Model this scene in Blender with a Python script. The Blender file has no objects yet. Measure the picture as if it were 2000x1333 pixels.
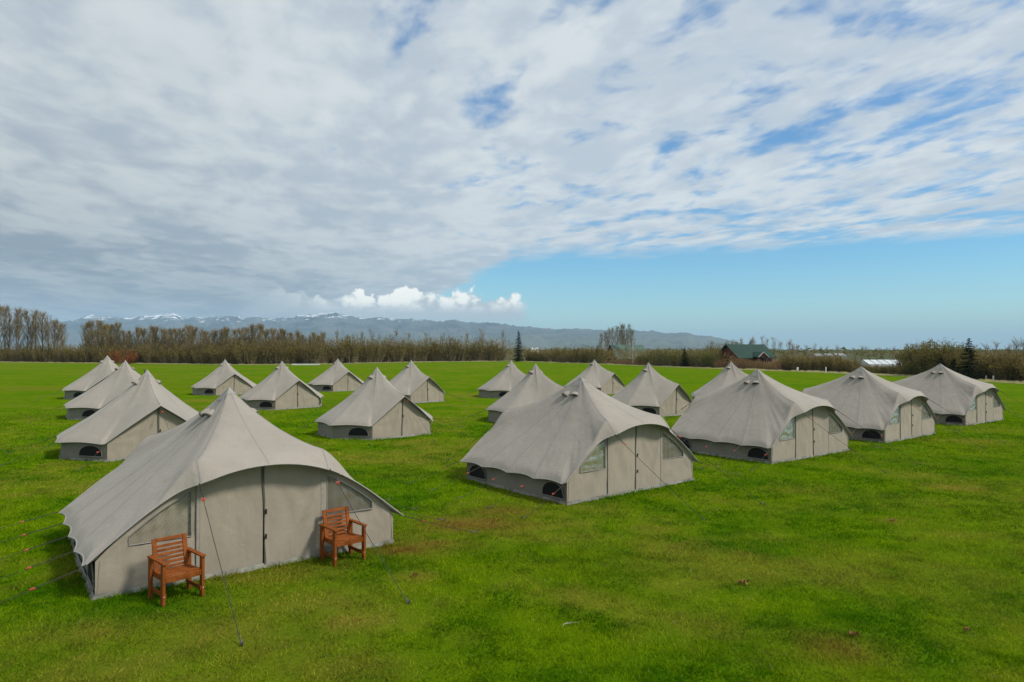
import bpy, math, random
import numpy as np
from mathutils import Vector, Matrix, noise as mnoise

R = math.radians
random.seed(7)
rng = np.random.default_rng(11)
scene = bpy.context.scene
COL = scene.collection

# ------------------------------------------------------------------ camera
CAM_H, FPX, HORIZON_V = 3.8, 1333.0, 683.0
PITCH = math.atan((HORIZON_V - 666.5) / FPX)
cam_data = bpy.data.cameras.new('camera')
cam_data.sensor_width = 36.0
cam_data.lens = 24.0
cam_data.clip_start = 0.1
cam_data.clip_end = 90000.0
cam = bpy.data.objects.new('camera', cam_data)
COL.objects.link(cam)
cam.location = (0, 0, CAM_H)
cam.rotation_euler = (math.pi / 2 + PITCH, 0, 0)
scene.camera = cam

# ------------------------------------------------------------------ light
SUN_EL, SUN_AZ = R(46), R(108)          # azimuth clockwise from the view direction (+Y)
sun_vec = Vector((math.sin(SUN_AZ) * math.cos(SUN_EL), math.cos(SUN_AZ) * math.cos(SUN_EL), math.sin(SUN_EL)))
sun_data = bpy.data.lights.new('sun', 'SUN')
sun_data.energy = 3.4
sun_data.angle = R(10)
sun_data.color = (1.0, 0.95, 0.86)
sun = bpy.data.objects.new('sun', sun_data)
COL.objects.link(sun)
sun.rotation_euler = (-sun_vec).to_track_quat('-Z', 'Y').to_euler()

scene.view_settings.view_transform = 'Standard'
scene.view_settings.look = 'None'
scene.view_settings.gamma = 1.0
scene.view_settings.use_curve_mapping = False
scene.view_settings.exposure = 0.0
scene.cycles.volume_bounces = 1
scene.cycles.max_bounces = 6
scene.cycles.transparent_max_bounces = 12


class Nodes:
    """small helper for wiring node trees"""
    def __init__(self, tree):
        self.t = tree
        tree.nodes.clear()

    def new(self, kind, **props):
        n = self.t.nodes.new(kind)
        for k, v in props.items():
            setattr(n, k, v)
        return n

    def put(self, sock, val):
        if val is None:
            return
        if isinstance(val, bpy.types.NodeSocket):
            self.t.links.new(val, sock)
        elif isinstance(val, (tuple, list)) and len(val) == 3 and sock.type == 'RGBA':
            sock.default_value = (*val, 1.0)
        else:
            sock.default_value = val

    def m(self, op, a, b=None, c=None, clamp=False):
        n = self.new('ShaderNodeMath', operation=op, use_clamp=clamp)
        for i, v in enumerate((a, b, c)):
            if v is not None:
                self.put(n.inputs[i], v)
        return n.outputs[0]

    def vm(self, op, a, b=None, scale=None):
        n = self.new('ShaderNodeVectorMath', operation=op)
        self.put(n.inputs[0], a)
        if b is not None:
            self.put(n.inputs[1], b)
        if scale is not None:
            self.put(n.inputs['Scale'], scale)
        return n.outputs[0]

    def xyz(self, x, y, z):
        n = self.new('ShaderNodeCombineXYZ')
        for i, v in enumerate((x, y, z)):
            self.put(n.inputs[i], v)
        return n.outputs[0]

    def sep(self, v):
        n = self.new('ShaderNodeSeparateXYZ')
        self.put(n.inputs[0], v)
        return n.outputs

    def noise(self, vec, scale, detail=5, rough=0.55, dist=0.0, col=False):
        n = self.new('ShaderNodeTexNoise')
        self.put(n.inputs['Vector'], vec)
        self.put(n.inputs['Scale'], scale)
        n.inputs['Detail'].default_value = detail
        n.inputs['Roughness'].default_value = rough
        n.inputs['Distortion'].default_value = dist
        return n.outputs['Color' if col else 'Fac']

    def rng(self, v, a, b, c=0.0, d=1.0, smooth=True):
        n = self.new('ShaderNodeMapRange', interpolation_type='SMOOTHSTEP' if smooth else 'LINEAR')
        self.put(n.inputs[0], v)
        for i, x in enumerate((a, b, c, d)):
            self.put(n.inputs[i + 1], x)
        return n.outputs[0]

    def mix(self, f, a, b, blend='MIX'):
        n = self.new('ShaderNodeMix', data_type='RGBA', blend_type=blend)
        self.put(n.inputs[0], f)
        self.put(n.inputs[6], a)
        self.put(n.inputs[7], b)
        return n.outputs[2]

    def bump(self, h, strength, dist):
        n = self.new('ShaderNodeBump')
        n.inputs['Strength'].default_value = strength
        n.inputs['Distance'].default_value = dist
        self.put(n.inputs['Height'], h)
        return n.outputs[0]


# ------------------------------------------------------------------ sky
def build_world():
    w = bpy.data.worlds.new('World')
    scene.world = w
    w.use_nodes = True
    w.cycles.sampling_method = 'MANUAL'
    w.cycles.sample_map_resolution = 512
    N = Nodes(w.node_tree)
    out = N.new('ShaderNodeOutputWorld')
    sky = N.new('ShaderNodeTexSky', sky_type='NISHITA')
    sky.sun_disc = False
    sky.sun_elevation = SUN_EL
    sky.sun_rotation = SUN_AZ
    sky.air_density = 1.0
    sky.dust_density = 0.25
    sky.ozone_density = 3.0
    d = N.new('ShaderNodeTexCoord').outputs['Generated']
    x, y, z = N.sep(d)
    zc = N.m('ADD', N.m('MAXIMUM', z, 0.0), 0.035)
    px, py = N.m('DIVIDE', x, zc), N.m('DIVIDE', y, zc)
    P = N.xyz(px, py, 0.0)
    # rotate so that the streets of cloud run up to the left
    a = R(14)
    qx = N.m('ADD', N.m('MULTIPLY', px, math.cos(a)), N.m('MULTIPLY', py, math.sin(a)))
    qy = N.m('ADD', N.m('MULTIPLY', px, -math.sin(a)), N.m('MULTIPLY', py, math.cos(a)))
    Q = N.xyz(N.m('MULTIPLY', qx, 1.0), N.m('MULTIPLY', qy, 0.62), 7.3)
    warp = N.vm('SCALE', N.vm('SUBTRACT', N.noise(Q, 1.1, 3, 0.5, col=True), (0.5, 0.5, 0.5)), scale=0.35)
    Qw = N.vm('ADD', Q, warp)
    n_big = N.noise(Qw, 0.55, 3, 0.5)
    n_mid = N.noise(Qw, 3.6, 4, 0.5)
    n_fine = N.noise(Qw, 8.5, 5, 0.55)
    cov = N.m('ADD', N.m('ADD', N.m('MULTIPLY', n_mid, 0.52), N.m('MULTIPLY', n_fine, 0.32)), N.m('MULTIPLY', n_big, 0.16))
    thr = N.rng(px, -1.7, 0.6, 0.27, 0.432)
    alpha = N.rng(N.m('SUBTRACT', cov, thr), -0.07, 0.10, 0.14, 1.0)
    # the sheet ends along a front that crosses the sky ahead
    xr = N.m('MINIMUM', N.m('MAXIMUM', px, 0.0), 4.0)
    ye = N.m('SUBTRACT', 5.75, N.m('MULTIPLY', N.m('MULTIPLY', xr, xr), 0.095))
    ye = N.m('SUBTRACT', ye, N.m('MAXIMUM', N.m('SUBTRACT', px, 4.0), 0.0))
    ye = N.m('SUBTRACT', ye, N.m('MULTIPLY', N.m('MINIMUM', px, 0.0), 3.4))
    edge_n = N.m('MULTIPLY', N.m('SUBTRACT', N.noise(Q, 1.6, 6, 0.6), 0.5), 1.7)
    s = N.m('ADD', N.m('SUBTRACT', py, ye), edge_n)
    alpha = N.m('MULTIPLY', alpha, N.rng(s, -0.55, 0.4, 1.0, 0.0))
    # thickness: thin cloud is white, thick cloud grey
    left = N.rng(px, -4.0, 1.2, 1.0, 0.0)
    relief = N.m('ADD', N.m('MULTIPLY', N.noise(N.vm('ADD', Qw, (0.13, -0.05, 0.0)), 1.6, 4, 0.5), 0.45), N.m('MULTIPLY', N.noise(Qw, 5.2, 4, 0.55), 0.55))
    lit = N.rng(relief, 0.40, 0.60, 0.0, 1.0)
    low = N.rng(z, 0.0, 0.30, 1.0, 0.0)
    c_right = N.mix(lit, (0.55, 0.63, 0.715), (0.725, 0.78, 0.815))
    lane = N.rng(N.m('ADD', N.m('MULTIPLY', N.noise(N.vm('MULTIPLY', Qw, (1.0, 0.6, 1.0)), 1.5, 4, 0.5), 0.5), N.m('MULTIPLY', relief, 0.5)), 0.415, 0.585)
    c_left = N.mix(lane, (0.345, 0.395, 0.45), (0.61, 0.645, 0.64))
    c_leftlow = N.mix(lane, (0.225, 0.28, 0.345), (0.40, 0.445, 0.475))
    c_left = N.mix(low, c_left, c_leftlow)
    c = N.mix(left, c_right, c_left)
    # clouds seen through kilometres of air close to the horizon pale a little
    c = N.mix(N.m('MULTIPLY', N.rng(z, 0.0, 0.11, 1.0, 0.0), 0.45), c, (0.50, 0.565, 0.62))

    # a bank of cumulus standing over the mountains
    az = N.m('ARCTAN2', x, y)
    bx = N.m('MULTIPLY', az, 1.0)
    B = N.xyz(N.m('MULTIPLY', bx, 1.0), N.m('MULTIPLY', z, 1.15), 0.0)
    puff = N.new('ShaderNodeTexVoronoi', feature='SMOOTH_F1')
    N.put(puff.inputs['Vector'], N.vm('ADD', B, N.vm('SCALE', N.vm('SUBTRACT', N.noise(B, 70.0, 4, 0.6, col=True), (0.5, 0.5, 0.5)), scale=0.016)))
    puff.inputs['Scale'].default_value = 46.0
    puff.inputs['Smoothness'].default_value = 0.35
    pf = puff.outputs['Distance']
    fine = N.noise(B, 95.0, 5, 0.6)
    heave = N.noise(N.xyz(bx, 0.0, 1.7), 17.0, 3, 0.55)
    top = N.m('ADD', 0.076, N.m('MULTIPLY', N.rng(heave, 0.32, 0.70), 0.020))
    env = N.m('MULTIPLY', N.rng(az, 0.034, 0.0), N.rng(az, -0.62, -0.38))
    top = N.m('MULTIPLY', top, N.m('ADD', 0.72, N.m('MULTIPLY', env, 0.28)))
    dens = N.m('SUBTRACT', top, z)
    dens = N.m('ADD', dens, N.m('MULTIPLY', N.m('SUBTRACT', 0.40, pf), 0.022))
    dens = N.m('ADD', dens, N.m('MULTIPLY', N.m('SUBTRACT', fine, 0.5), 0.018))
    ca = N.m('MULTIPLY', N.rng(dens, 0.0, 0.007), N.rng(az, 0.032, 0.005))
    ca = N.m('MULTIPLY', ca, N.rng(az, -0.42, -0.22))
    ca = N.m('MULTIPLY', ca, N.rng(z, 0.030, 0.048))
    glow = N.m('MULTIPLY', N.rng(z, 0.050, 0.072), N.rng(N.m('SUBTRACT', N.m('ADD', fine, 0.25), pf), -0.12, 0.36))
    glow = N.m('MULTIPLY', glow, N.rng(az, -0.36, -0.22, 0.15, 1.0))
    cc = N.mix(glow, (0.60, 0.64, 0.66), (1.30, 1.27, 1.15))

    bg_sky = N.new('ShaderNodeBackground')
    hs = N.new('ShaderNodeHueSaturation')
    hs.inputs['Saturation'].default_value = 1.35
    N.put(hs.inputs['Color'], sky.outputs[0])
    N.put(bg_sky.inputs[0], N.mix(1.0, hs.outputs[0], (0.80, 1.06, 1.08), 'MULTIPLY'))
    bg_sky.inputs[1].default_value = 0.13
    bg_c = N.new('ShaderNodeBackground')
    N.put(bg_c.inputs[0], N.mix(ca, c, cc))
    bg_c.inputs[1].default_value = 1.0
    mx = N.new('ShaderNodeMixShader')
    tot = N.m('MAXIMUM', alpha, ca)
    N.put(mx.inputs[0], tot)
    N.put(mx.inputs[1], bg_sky.outputs[0])
    N.put(mx.inputs[2], bg_c.outputs[0])
    N.put(out.inputs[0], mx.outputs[0])


build_world()

# ------------------------------------------------------------------ helpers
def ray(u, v):
    a, b = (u - 1000.0) / FPX, (666.5 - v) / FPX
    return Vector((a, math.cos(PITCH) - b * math.sin(PITCH), math.sin(PITCH) + b * math.cos(PITCH)))


def ground_at(u, v):
    r = ray(u, v)
    return Vector((0, 0, CAM_H)) + r * (-CAM_H / r.z)


def at_depth(u, depth):
    return Vector(((u - 1000.0) / FPX * depth, depth, 0.0))


def height_at(v, depth):
    r = ray(1000, v)
    return CAM_H + r.z / r.y * depth


def mesh_data(name, verts, faces, mat=None, smooth=False):
    me = bpy.data.meshes.new(name)
    me.from_pydata([tuple(v) for v in verts], [], faces)
    if mat:
        me.materials.append(mat)
    if smooth:
        me.polygons.foreach_set('use_smooth', [True] * len(me.polygons))
    me.update()
    return me


def link(name, data, parent=None):
    o = bpy.data.objects.new(name, data)
    COL.objects.link(o)
    if parent is not None:
        o.parent = parent
    return o


def tag(o, label=None, cat=None, group=None, kind=None):
    if label: o['label'] = label
    if cat: o['category'] = cat
    if group: o['group'] = group
    if kind: o['kind'] = kind
    return o


def thing(name, loc, rz, label, cat, group=None):
    o = link(name, None)
    o.location = loc
    o.rotation_euler = (0, 0, rz)
    return tag(o, label, cat, group)


def copy_tree(o, parent=None):
    c = o.copy()
    COL.objects.link(c)
    c.parent = parent
    for ch in list(o.children):
        copy_tree(ch, c)
    return c


class MB:
    """collects simple shapes into one mesh"""
    def __init__(self):
        self.v, self.f = [], []

    def box(self, c, s, rot=None):
        n = len(self.v)
        for k in range(8):
            p = Vector(((k & 1) - 0.5, ((k >> 1) & 1) - 0.5, ((k >> 2) & 1) - 0.5))
            p = Vector((p.x * s[0], p.y * s[1], p.z * s[2]))
            if rot is not None:
                p = rot @ p
            self.v.append(p + Vector(c))
        for q in ((0, 2, 3, 1), (4, 5, 7, 6), (0, 1, 5, 4), (2, 6, 7, 3), (0, 4, 6, 2), (1, 3, 7, 5)):
            self.f.append(tuple(n + i for i in q))
        return self

    def tube(self, pts, rad, sides=6, cap=True):
        n = len(self.v)
        pts = [Vector(p) for p in pts]
        m = len(pts)
        for i, p in enumerate(pts):
            t = (pts[min(i + 1, m - 1)] - pts[max(i - 1, 0)]).normalized()
            up = Vector((0, 0, 1)) if abs(t.z) < 0.9 else Vector((1, 0, 0))
            a = t.cross(up).normalized()
            b = t.cross(a)
            r = rad[i] if isinstance(rad, (list, tuple)) else rad
            for k in range(sides):
                an = 2 * math.pi * k / sides
                self.v.append(p + (a * math.cos(an) + b * math.sin(an)) * r)
        for i in range(m - 1):
            for k in range(sides):
                k2 = (k + 1) % sides
                self.f.append((n + i * sides + k, n + i * sides + k2, n + (i + 1) * sides + k2, n + (i + 1) * sides + k))
        if cap:
            self.f.append(tuple(n + k for k in range(sides)))
            self.f.append(tuple(n + (m - 1) * sides + k for k in range(sides))[::-1])
        return self

    def grid(self, rows, closed=False):
        n = len(self.v)
        w = len(rows[0])
        for r in rows:
            self.v.extend(Vector(p) for p in r)
        for i in range(len(rows) - 1):
            for j in range(w if closed else w - 1):
                j2 = (j + 1) % w
                self.f.append((n + i * w + j, n + i * w + j2, n + (i + 1) * w + j2, n + (i + 1) * w + j))
        return self

    def poly(self, pts):
        n = len(self.v)
        self.v.extend(Vector(p) for p in pts)
        self.f.append(tuple(range(n, n + len(pts))))
        return self

    def build(self, name, mat, parent=None, smooth=False):
        return link(name, mesh_data(name, self.v, self.f, mat, smooth), parent)


def smooth01(a, b, x):
    t = min(1.0, max(0.0, (x - a) / (b - a)))
    return t * t * (3 - 2 * t)


def bevel(o, w, seg=2):
    md = o.modifiers.new('bevel', 'BEVEL')
    md.width = w
    md.segments = seg
    md.limit_method = 'ANGLE'
    return o


# ------------------------------------------------------------------ materials
def mat_new(name):
    m = bpy.data.materials.new(name)
    m.use_nodes = True
    N = Nodes(m.node_tree)
    out = N.new('ShaderNodeOutputMaterial')
    return m, N, out


def principled(N, out, color, rough=0.8, normal=None, spec=0.3, **kw):
    b = N.new('ShaderNodeBsdfPrincipled')
    N.put(b.inputs['Base Color'], color)
    N.put(b.inputs['Roughness'], rough)
    b.inputs['Specular IOR Level'].default_value = spec
    if normal is not None:
        N.put(b.inputs['Normal'], normal)
    for k, v in kw.items():
        N.put(b.inputs[k], v)
    if out is not None:
        N.put(out.inputs[0], b.outputs[0])
    return b


def plain(name, color, rough=0.8, var=0.12, scale=8.0, spec=0.3, bump=0.0, metallic=0.0):
    m, N, out = mat_new(name)
    co = N.new('ShaderNodeTexCoord').outputs['Object']
    n = N.noise(co, scale, 5, 0.6)
    c = N.mix(N.rng(n, 0.3, 0.7), tuple(x * (1 - var) for x in color), tuple(x * (1 + var) for x in color))
    nm = N.bump(N.noise(co, scale * 6, 4, 0.6), bump, 0.01) if bump else None
    principled(N, out, c, rough, nm, spec, Metallic=metallic)
    return m


def make_canvas(name, color, trans=0.05):
    m, N, out = mat_new(name)
    co = N.new('ShaderNodeTexCoord').outputs['Object']
    oi = N.new('ShaderNodeObjectInfo').outputs['Random']
    off = N.vm('ADD', co, N.xyz(N.m('MULTIPLY', oi, 31.0), N.m('MULTIPLY', oi, 17.0), 0.0))
    big = N.noise(off, 0.9, 5, 0.6)
    fine = N.noise(off, 14.0, 5, 0.65)
    streak = N.noise(N.vm('MULTIPLY', off, (7.0, 7.0, 0.8)), 1.0, 5, 0.6)
    c = N.mix(N.rng(big, 0.3, 0.7), tuple(v * 0.93 for v in color), tuple(v * 1.05 for v in color))
    c = N.mix(N.m('MULTIPLY', N.rng(streak, 0.50, 0.78), 0.22), c, tuple(v * f for v, f in zip(color, (0.70, 0.70, 0.66))))
    c = N.mix(N.m('MULTIPLY', N.rng(fine, 0.45, 0.75), 0.10), c, tuple(v * 0.75 for v in color))
    # splashed soil low on the cloth
    sep = N.sep(co)
    mud = N.m('MULTIPLY', N.rng(sep[2], 0.16, 0.0), N.rng(N.noise(off, 6.0, 4, 0.6), 0.42, 0.7))
    c = N.mix(N.m('MULTIPLY', mud, 0.45), c, (0.16, 0.15, 0.09))
    wr = N.noise(N.vm('ADD', N.vm('MULTIPLY', off, (2.2, 2.2, 1.0)), N.vm('SCALE', N.noise(off, 1.3, 3, 0.5, col=True), scale=1.3)), 1.6, 4, 0.55)
    weave = N.noise(co, 180.0, 2, 0.5)
    h = N.m('ADD', N.m('MULTIPLY', wr, 1.0), N.m('MULTIPLY', weave, 0.02))
    nm = N.bump(h, 0.5, 0.045)
    b = principled(N, None, c, 0.88, nm, 0.25)
    b.inputs['Sheen Weight'].default_value = 0.12
    b.inputs['Sheen Roughness'].default_value = 0.5
    tr = N.new('ShaderNodeBsdfTranslucent')
    N.put(tr.inputs[0], c)
    mx = N.new('ShaderNodeMixShader')
    mx.inputs[0].default_value = trans
    N.put(mx.inputs[1], b.outputs[0])
    N.put(mx.inputs[2], tr.outputs[0])
    N.put(out.inputs[0], mx.outputs[0])
    return m


CANVAS = (0.345, 0.305, 0.256)
M = {}
M['canvas'] = make_canvas('tent_canvas', CANVAS)
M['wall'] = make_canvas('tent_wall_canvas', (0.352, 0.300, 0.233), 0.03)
M['low_wall'] = make_canvas('shaded_low_wall_canvas', (0.225, 0.205, 0.170), 0.02)  # darker wall cloth, with the shade of the low walls put into its colour
M['hem'] = plain('canvas_hem', (0.33, 0.31, 0.28), 0.9, 0.10, 20)
M['tape'] = plain('door_tape', (0.315, 0.282, 0.238), 0.9, 0.10, 12)
M['seam'] = plain('canvas_seam', (0.272, 0.251, 0.226), 0.9, 0.10, 20)
M['skirt'] = plain('groundsheet_skirt', (0.19, 0.185, 0.155), 0.7, 0.35, 5)
M['floor'] = plain('groundsheet', (0.09, 0.09, 0.085), 0.7, 0.2, 5)
M['zip'] = plain('zip_tape', (0.105, 0.092, 0.074), 0.7, 0.2, 30)
M['mesh'] = plain('insect_mesh', (0.010, 0.011, 0.013), 0.6, 0.3, 40, 0.2)
M['black'] = plain('black_plastic', (0.02, 0.02, 0.02), 0.45, 0.2, 30, 0.5)
M['rope'] = plain('dark_rope', (0.045, 0.042, 0.036), 0.8, 0.3, 60)
M['runner'] = plain('orange_runner', (0.48, 0.055, 0.02), 0.4, 0.15, 30, 0.5)
M['peg'] = plain('steel_peg', (0.09, 0.09, 0.085), 0.6, 0.2, 40, 0.3, metallic=0.2)
M['steel'] = plain('bolt_steel', (0.7, 0.7, 0.68), 0.35, 0.1, 40, 0.5, metallic=0.5)


def make_pvc():
    m, N, out = mat_new('clear_pvc')
    co = N.new('ShaderNodeTexCoord').outputs['Object']
    w = N.noise(N.vm('MULTIPLY', N.vm('ADD', co, N.vm('SCALE', N.noise(co, 3.0, 3, 0.5, col=True), scale=0.12)), (6.0, 6.0, 22.0)), 1.0, 4, 0.6)
    d = N.noise(N.vm('MULTIPLY', N.xyz(N.m('SUBTRACT', N.sep(co)[0], N.m('MULTIPLY', N.sep(co)[2], 0.8)), 0.0, N.sep(co)[2]), (30.0, 1.0, 3.5)), 1.0, 3, 0.5)
    nm = N.bump(N.m('ADD', N.m('MULTIPLY', w, 0.35), N.m('MULTIPLY', d, 1.0)), 0.8, 0.026)
    g = N.new('ShaderNodeBsdfGlossy')
    g.inputs['Roughness'].default_value = 0.16
    N.put(g.inputs['Color'], (0.95, 0.96, 0.97))
    N.put(g.inputs['Normal'], nm)
    t = N.new('ShaderNodeBsdfTransparent')
    N.put(t.inputs[0], (0.90, 0.91, 0.88))
    fr = N.new('ShaderNodeFresnel')
    fr.inputs[0].default_value = 1.6
    N.put(fr.inputs['Normal'], nm)
    mx = N.new('ShaderNodeMixShader')
    N.put(mx.inputs[0], N.m('ADD', N.m('MULTIPLY', fr.outputs[0], 0.5), 0.04, clamp=True))
    N.put(mx.inputs[1], t.outputs[0])
    N.put(mx.inputs[2], g.outputs[0])
    N.put(out.inputs[0], mx.outputs[0])
    return m


M['pvc'] = make_pvc()


def make_wood(name, color):
    m, N, out = mat_new(name)
    co = N.new('ShaderNodeTexCoord').outputs['Object']
    oi = N.new('ShaderNodeObjectInfo').outputs['Random']
    co = N.vm('ADD', co, N.xyz(N.m('MULTIPLY', oi, 9.0), N.m('MULTIPLY', oi, 5.0), N.m('MULTIPLY', oi, 3.0)))
    g = N.noise(N.vm('MULTIPLY', co, (6.0, 40.0, 6.0)), 1.0, 5, 0.6, 0.6)
    k = N.noise(co, 5.0, 3, 0.5)
    c = N.mix(N.rng(g, 0.3, 0.75), tuple(v * 1.18 for v in color), tuple(v * 0.55 for v in color))
    c = N.mix(N.m('MULTIPLY', N.rng(k, 0.45, 0.7), 0.35), c, tuple(v * f for v, f in zip(color, (1.25, 1.4, 1.5))))
    principled(N, out, c, 0.6, N.bump(g, 0.35, 0.004), 0.18)
    return m


M['wood'] = make_wood('stained_eucalyptus', (0.240, 0.064, 0.0095))

# ------------------------------------------------------------------ lawn noise shared by the sheet and the blades
def vnoise(x, y, scale, seed):
    """smooth 2-D value noise on numpy arrays, 0..1"""
    r = np.random.default_rng(seed).random((256, 256))
    xs, ys = x * scale + 1000.3, y * scale + 1000.7
    xi, yi = np.floor(xs).astype(int), np.floor(ys).astype(int)
    fx, fy = xs - xi, ys - yi
    fx, fy = fx * fx * (3 - 2 * fx), fy * fy * (3 - 2 * fy)
    g = lambda i, j: r[(xi + i) % 256, (yi + j) % 256]
    return (g(0, 0) * (1 - fx) + g(1, 0) * fx) * (1 - fy) + (g(0, 1) * (1 - fx) + g(1, 1) * fx) * fy


def fbm2(x, y, scale, seed, octv=4):
    s = np.zeros_like(x, dtype=float)
    a, t = 1.0, 0.0
    for o in range(octv):
        s += a * vnoise(x, y, scale * 2 ** o, seed + o)
        t += a
        a *= 0.55
    return s / t


SPOTS = []   # (x, y, radius_across, radius_along, dryness, redness)
for (u, v, ru, ry, dry, red) in (
        (930, 1022, 1.05, 0.55, 0.75, 0.75), (985, 1000, 0.7, 0.5, 0.55, 0.6), (845, 1065, 0.55, 0.35, 0.6, 0.6),
        (790, 1075, 0.5, 0.3, 0.5, 0.7), (808, 1128, 0.3, 0.25, 0.8, 0.15), (690, 1218, 0.5, 0.35, 0.95, 0.0),
        (600, 1180, 1.2, 0.7, 0.5, 0.0), (520, 1130, 0.9, 0.4, 0.6, 0.05), (420, 1240, 1.3, 0.6, 0.55, 0.0),
        (560, 1270, 1.0, 0.5, 0.45, 0.0), (180, 1240, 1.2, 0.5, 0.45, 0.0), (620, 1305, 1.0, 0.4, 0.5, 0.05),
        (1862, 953, 0.75, 0.45, 0.95, 0.1), (1790, 930, 1.0, 0.6, 0.5, 0.0), (1895, 862, 1.6, 0.8, 0.6, 0.0),
        (1275, 1035, 0.5, 0.4, 0.5, 0.05), (1180, 1000, 0.8, 0.35, 0.4, 0.0), (1880, 1045, 0.9, 0.4, 0.4, 0.0),
        (1640, 1270, 0.5, 0.4, 0.3, 0.4), (1310, 1140, 0.7, 0.4, 0.4, 0.0), (860, 1015, 0.25, 0.15, 0.8, 1.0),
        (60, 760, 5.0, 2.0, 0.5, 0.3), (1560, 960, 0.8, 0.4, 0.3, 0.1), (1740, 1020, 0.3, 0.2, 0.6, 0.2)):
    g = ground_at(u, v)
    SPOTS.append((g.x, g.y, ru, ry, dry, red))


def lawn_attr(x, y):
    big = fbm2(x, y, 0.11, 3)
    mid = fbm2(x * 0.72 + y * 0.35, y * 0.8, 0.55, 17)
    fine = fbm2(x, y, 2.3, 41, 3)
    dry = np.clip((mid - 0.47) * 2.6 + (big - 0.5) * 1.6 + (fine - 0.5) * 1.1, 0, 1) * 0.62 * np.clip(1.15 - (x + 3) * 0.05, 0.55, 1.3)
    red = np.clip((fbm2(x, y, 0.35, 77) - 0.60) * 2.5, 0, 1) * 0.4
    for (sx, sy, rx, ry, d, r) in SPOTS:
        q = ((x - sx) / rx) ** 2 + ((y - sy) / ry) ** 2
        wgt = np.exp(-q * 0.75) * np.clip(0.35 + 1.4 * fine, 0, 1.4)
        dry = np.maximum(dry, np.clip(d * wgt, 0, 1))
        red = np.maximum(red, np.clip(r * wgt, 0, 1))
    lush = np.clip((fbm2(x - y * 0.4, y, 0.42, 91) - 0.42) * 3.0, 0, 1) * np.clip(1 - dry * 1.4, 0, 1)
    return dry, red, lush


EDGE = [(-700, 708), (-300, 708.5), (0, 708), (300, 711), (480, 713), (620, 712), (800, 708), (1000, 706), (1200, 712.5), (1300, 717),
        (1500, 724), (1600, 727.5), (1750, 734), (1900, 743), (2000, 748.5), (2250, 763), (2800, 800)]
EDGE_XY = [ground_at(u, v) for u, v in EDGE]


def edge_depth_u(u):
    v = float(np.interp(u, [e[0] for e in EDGE], [e[1] for e in EDGE]))
    return ground_at(1000, v).y


def lawn_material():
    m, N, out = mat_new('lawn_turf')
    at = N.new('ShaderNodeAttribute', attribute_name='wear')
    dry, red, lush = N.sep(at.outputs['Vector'])
    co = N.new('ShaderNodeTexCoord').outputs['Object']
    n1 = N.noise(co, 0.9, 6, 0.65)
    n2 = N.noise(co, 11.0, 6, 0.7)
    n3 = N.noise(N.vm('MULTIPLY', co, (0.35, 1.0, 1.0)), 0.16, 5, 0.6)
    c = N.mix(N.rng(n1, 0.3, 0.72), (0.070, 0.150, 0.0016), (0.125, 0.205, 0.0026))
    c = N.mix(N.m('MULTIPLY', N.rng(n3, 0.42, 0.68), 0.45), c, (0.130, 0.195, 0.004))
    c = N.mix(N.m('MULTIPLY', lush, 0.5), c, (0.040, 0.135, 0.006))
    dv = N.m('MULTIPLY', dry, N.rng(n2, 0.25, 0.7, 0.55, 1.0))
    c = N.mix(N.m('MULTIPLY', dv, 0.85), c, (0.215, 0.165, 0.028))
    c = N.mix(N.m('MULTIPLY', red, 0.8), c, (0.150, 0.078, 0.018))
    c = N.mix(N.m('MULTIPLY', N.rng(n2, 0.50, 0.30), 0.45), c, (0.030, 0.065, 0.004))
    h = N.m('ADD', N.noise(co, 24.0, 5, 0.7), N.m('MULTIPLY', N.noise(co, 2.5, 4, 0.6), 1.4))
    df = N.new('ShaderNodeBsdfDiffuse')
    N.put(df.inputs[0], c)
    N.put(df.inputs['Normal'], N.bump(h, 0.8, 0.06))
    N.put(out.inputs[0], df.outputs[0])
    return m


def build_lawn():
    ex = np.array([p.x for p in EDGE_XY])
    ey = np.array([p.y for p in EDGE_XY])
    near = np.arange(-26, 26.01, 0.22)
    outr = 26 + np.cumsum(np.geomspace(0.3, 14, 46))
    xs = np.concatenate([-outr[::-1], near, outr])
    # depth where each meridian meets the hedge: follow the polyline in x
    yf = np.interp(xs, ex, ey)
    t = np.linspace(0, 1, 300)
    g = (np.exp(t * 4.2) - 1) / (math.exp(4.2) - 1)
    X = np.repeat(xs[None, :], len(t), 0)
    Y = -12 + (yf[None, :] + 12) * g[:, None]
    Z = np.zeros_like(X) + 0.0
    Z += (fbm2(X, Y, 0.16, 5) - 0.5) * 0.05 * np.clip((Y - 4) / 10, 0, 1)
    dry, red, lush = lawn_attr(X, Y)
    nr, nc = X.shape
    idx = np.arange(nr * nc).reshape(nr, nc)
    q = np.stack([idx[:-1, :-1], idx[:-1, 1:], idx[1:, 1:], idx[1:, :-1]], -1).reshape(-1, 4)
    me = bpy.data.meshes.new('lawn')
    me.vertices.add(nr * nc)
    me.vertices.foreach_set('co', np.stack([X, Y, Z], -1).astype(np.float32).ravel())
    me.loops.add(q.size)
    me.loops.foreach_set('vertex_index', q.astype(np.int32).ravel())
    me.polygons.add(len(q))
    me.polygons.foreach_set('loop_start', np.arange(0, q.size, 4, dtype=np.int32))
    me.polygons.foreach_set('use_smooth', np.ones(len(q), bool))
    me.update(calc_edges=True)
    at = me.attributes.new('wear', 'FLOAT_VECTOR', 'POINT')
    at.data.foreach_set('vector', np.stack([dry, red, lush], -1).astype(np.float32).ravel())
    me.materials.append(lawn_material())
    return tag(link('lawn', me), 'mown green camping field with dry and reddish patches', 'lawn', kind='structure')


build_lawn()

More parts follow.
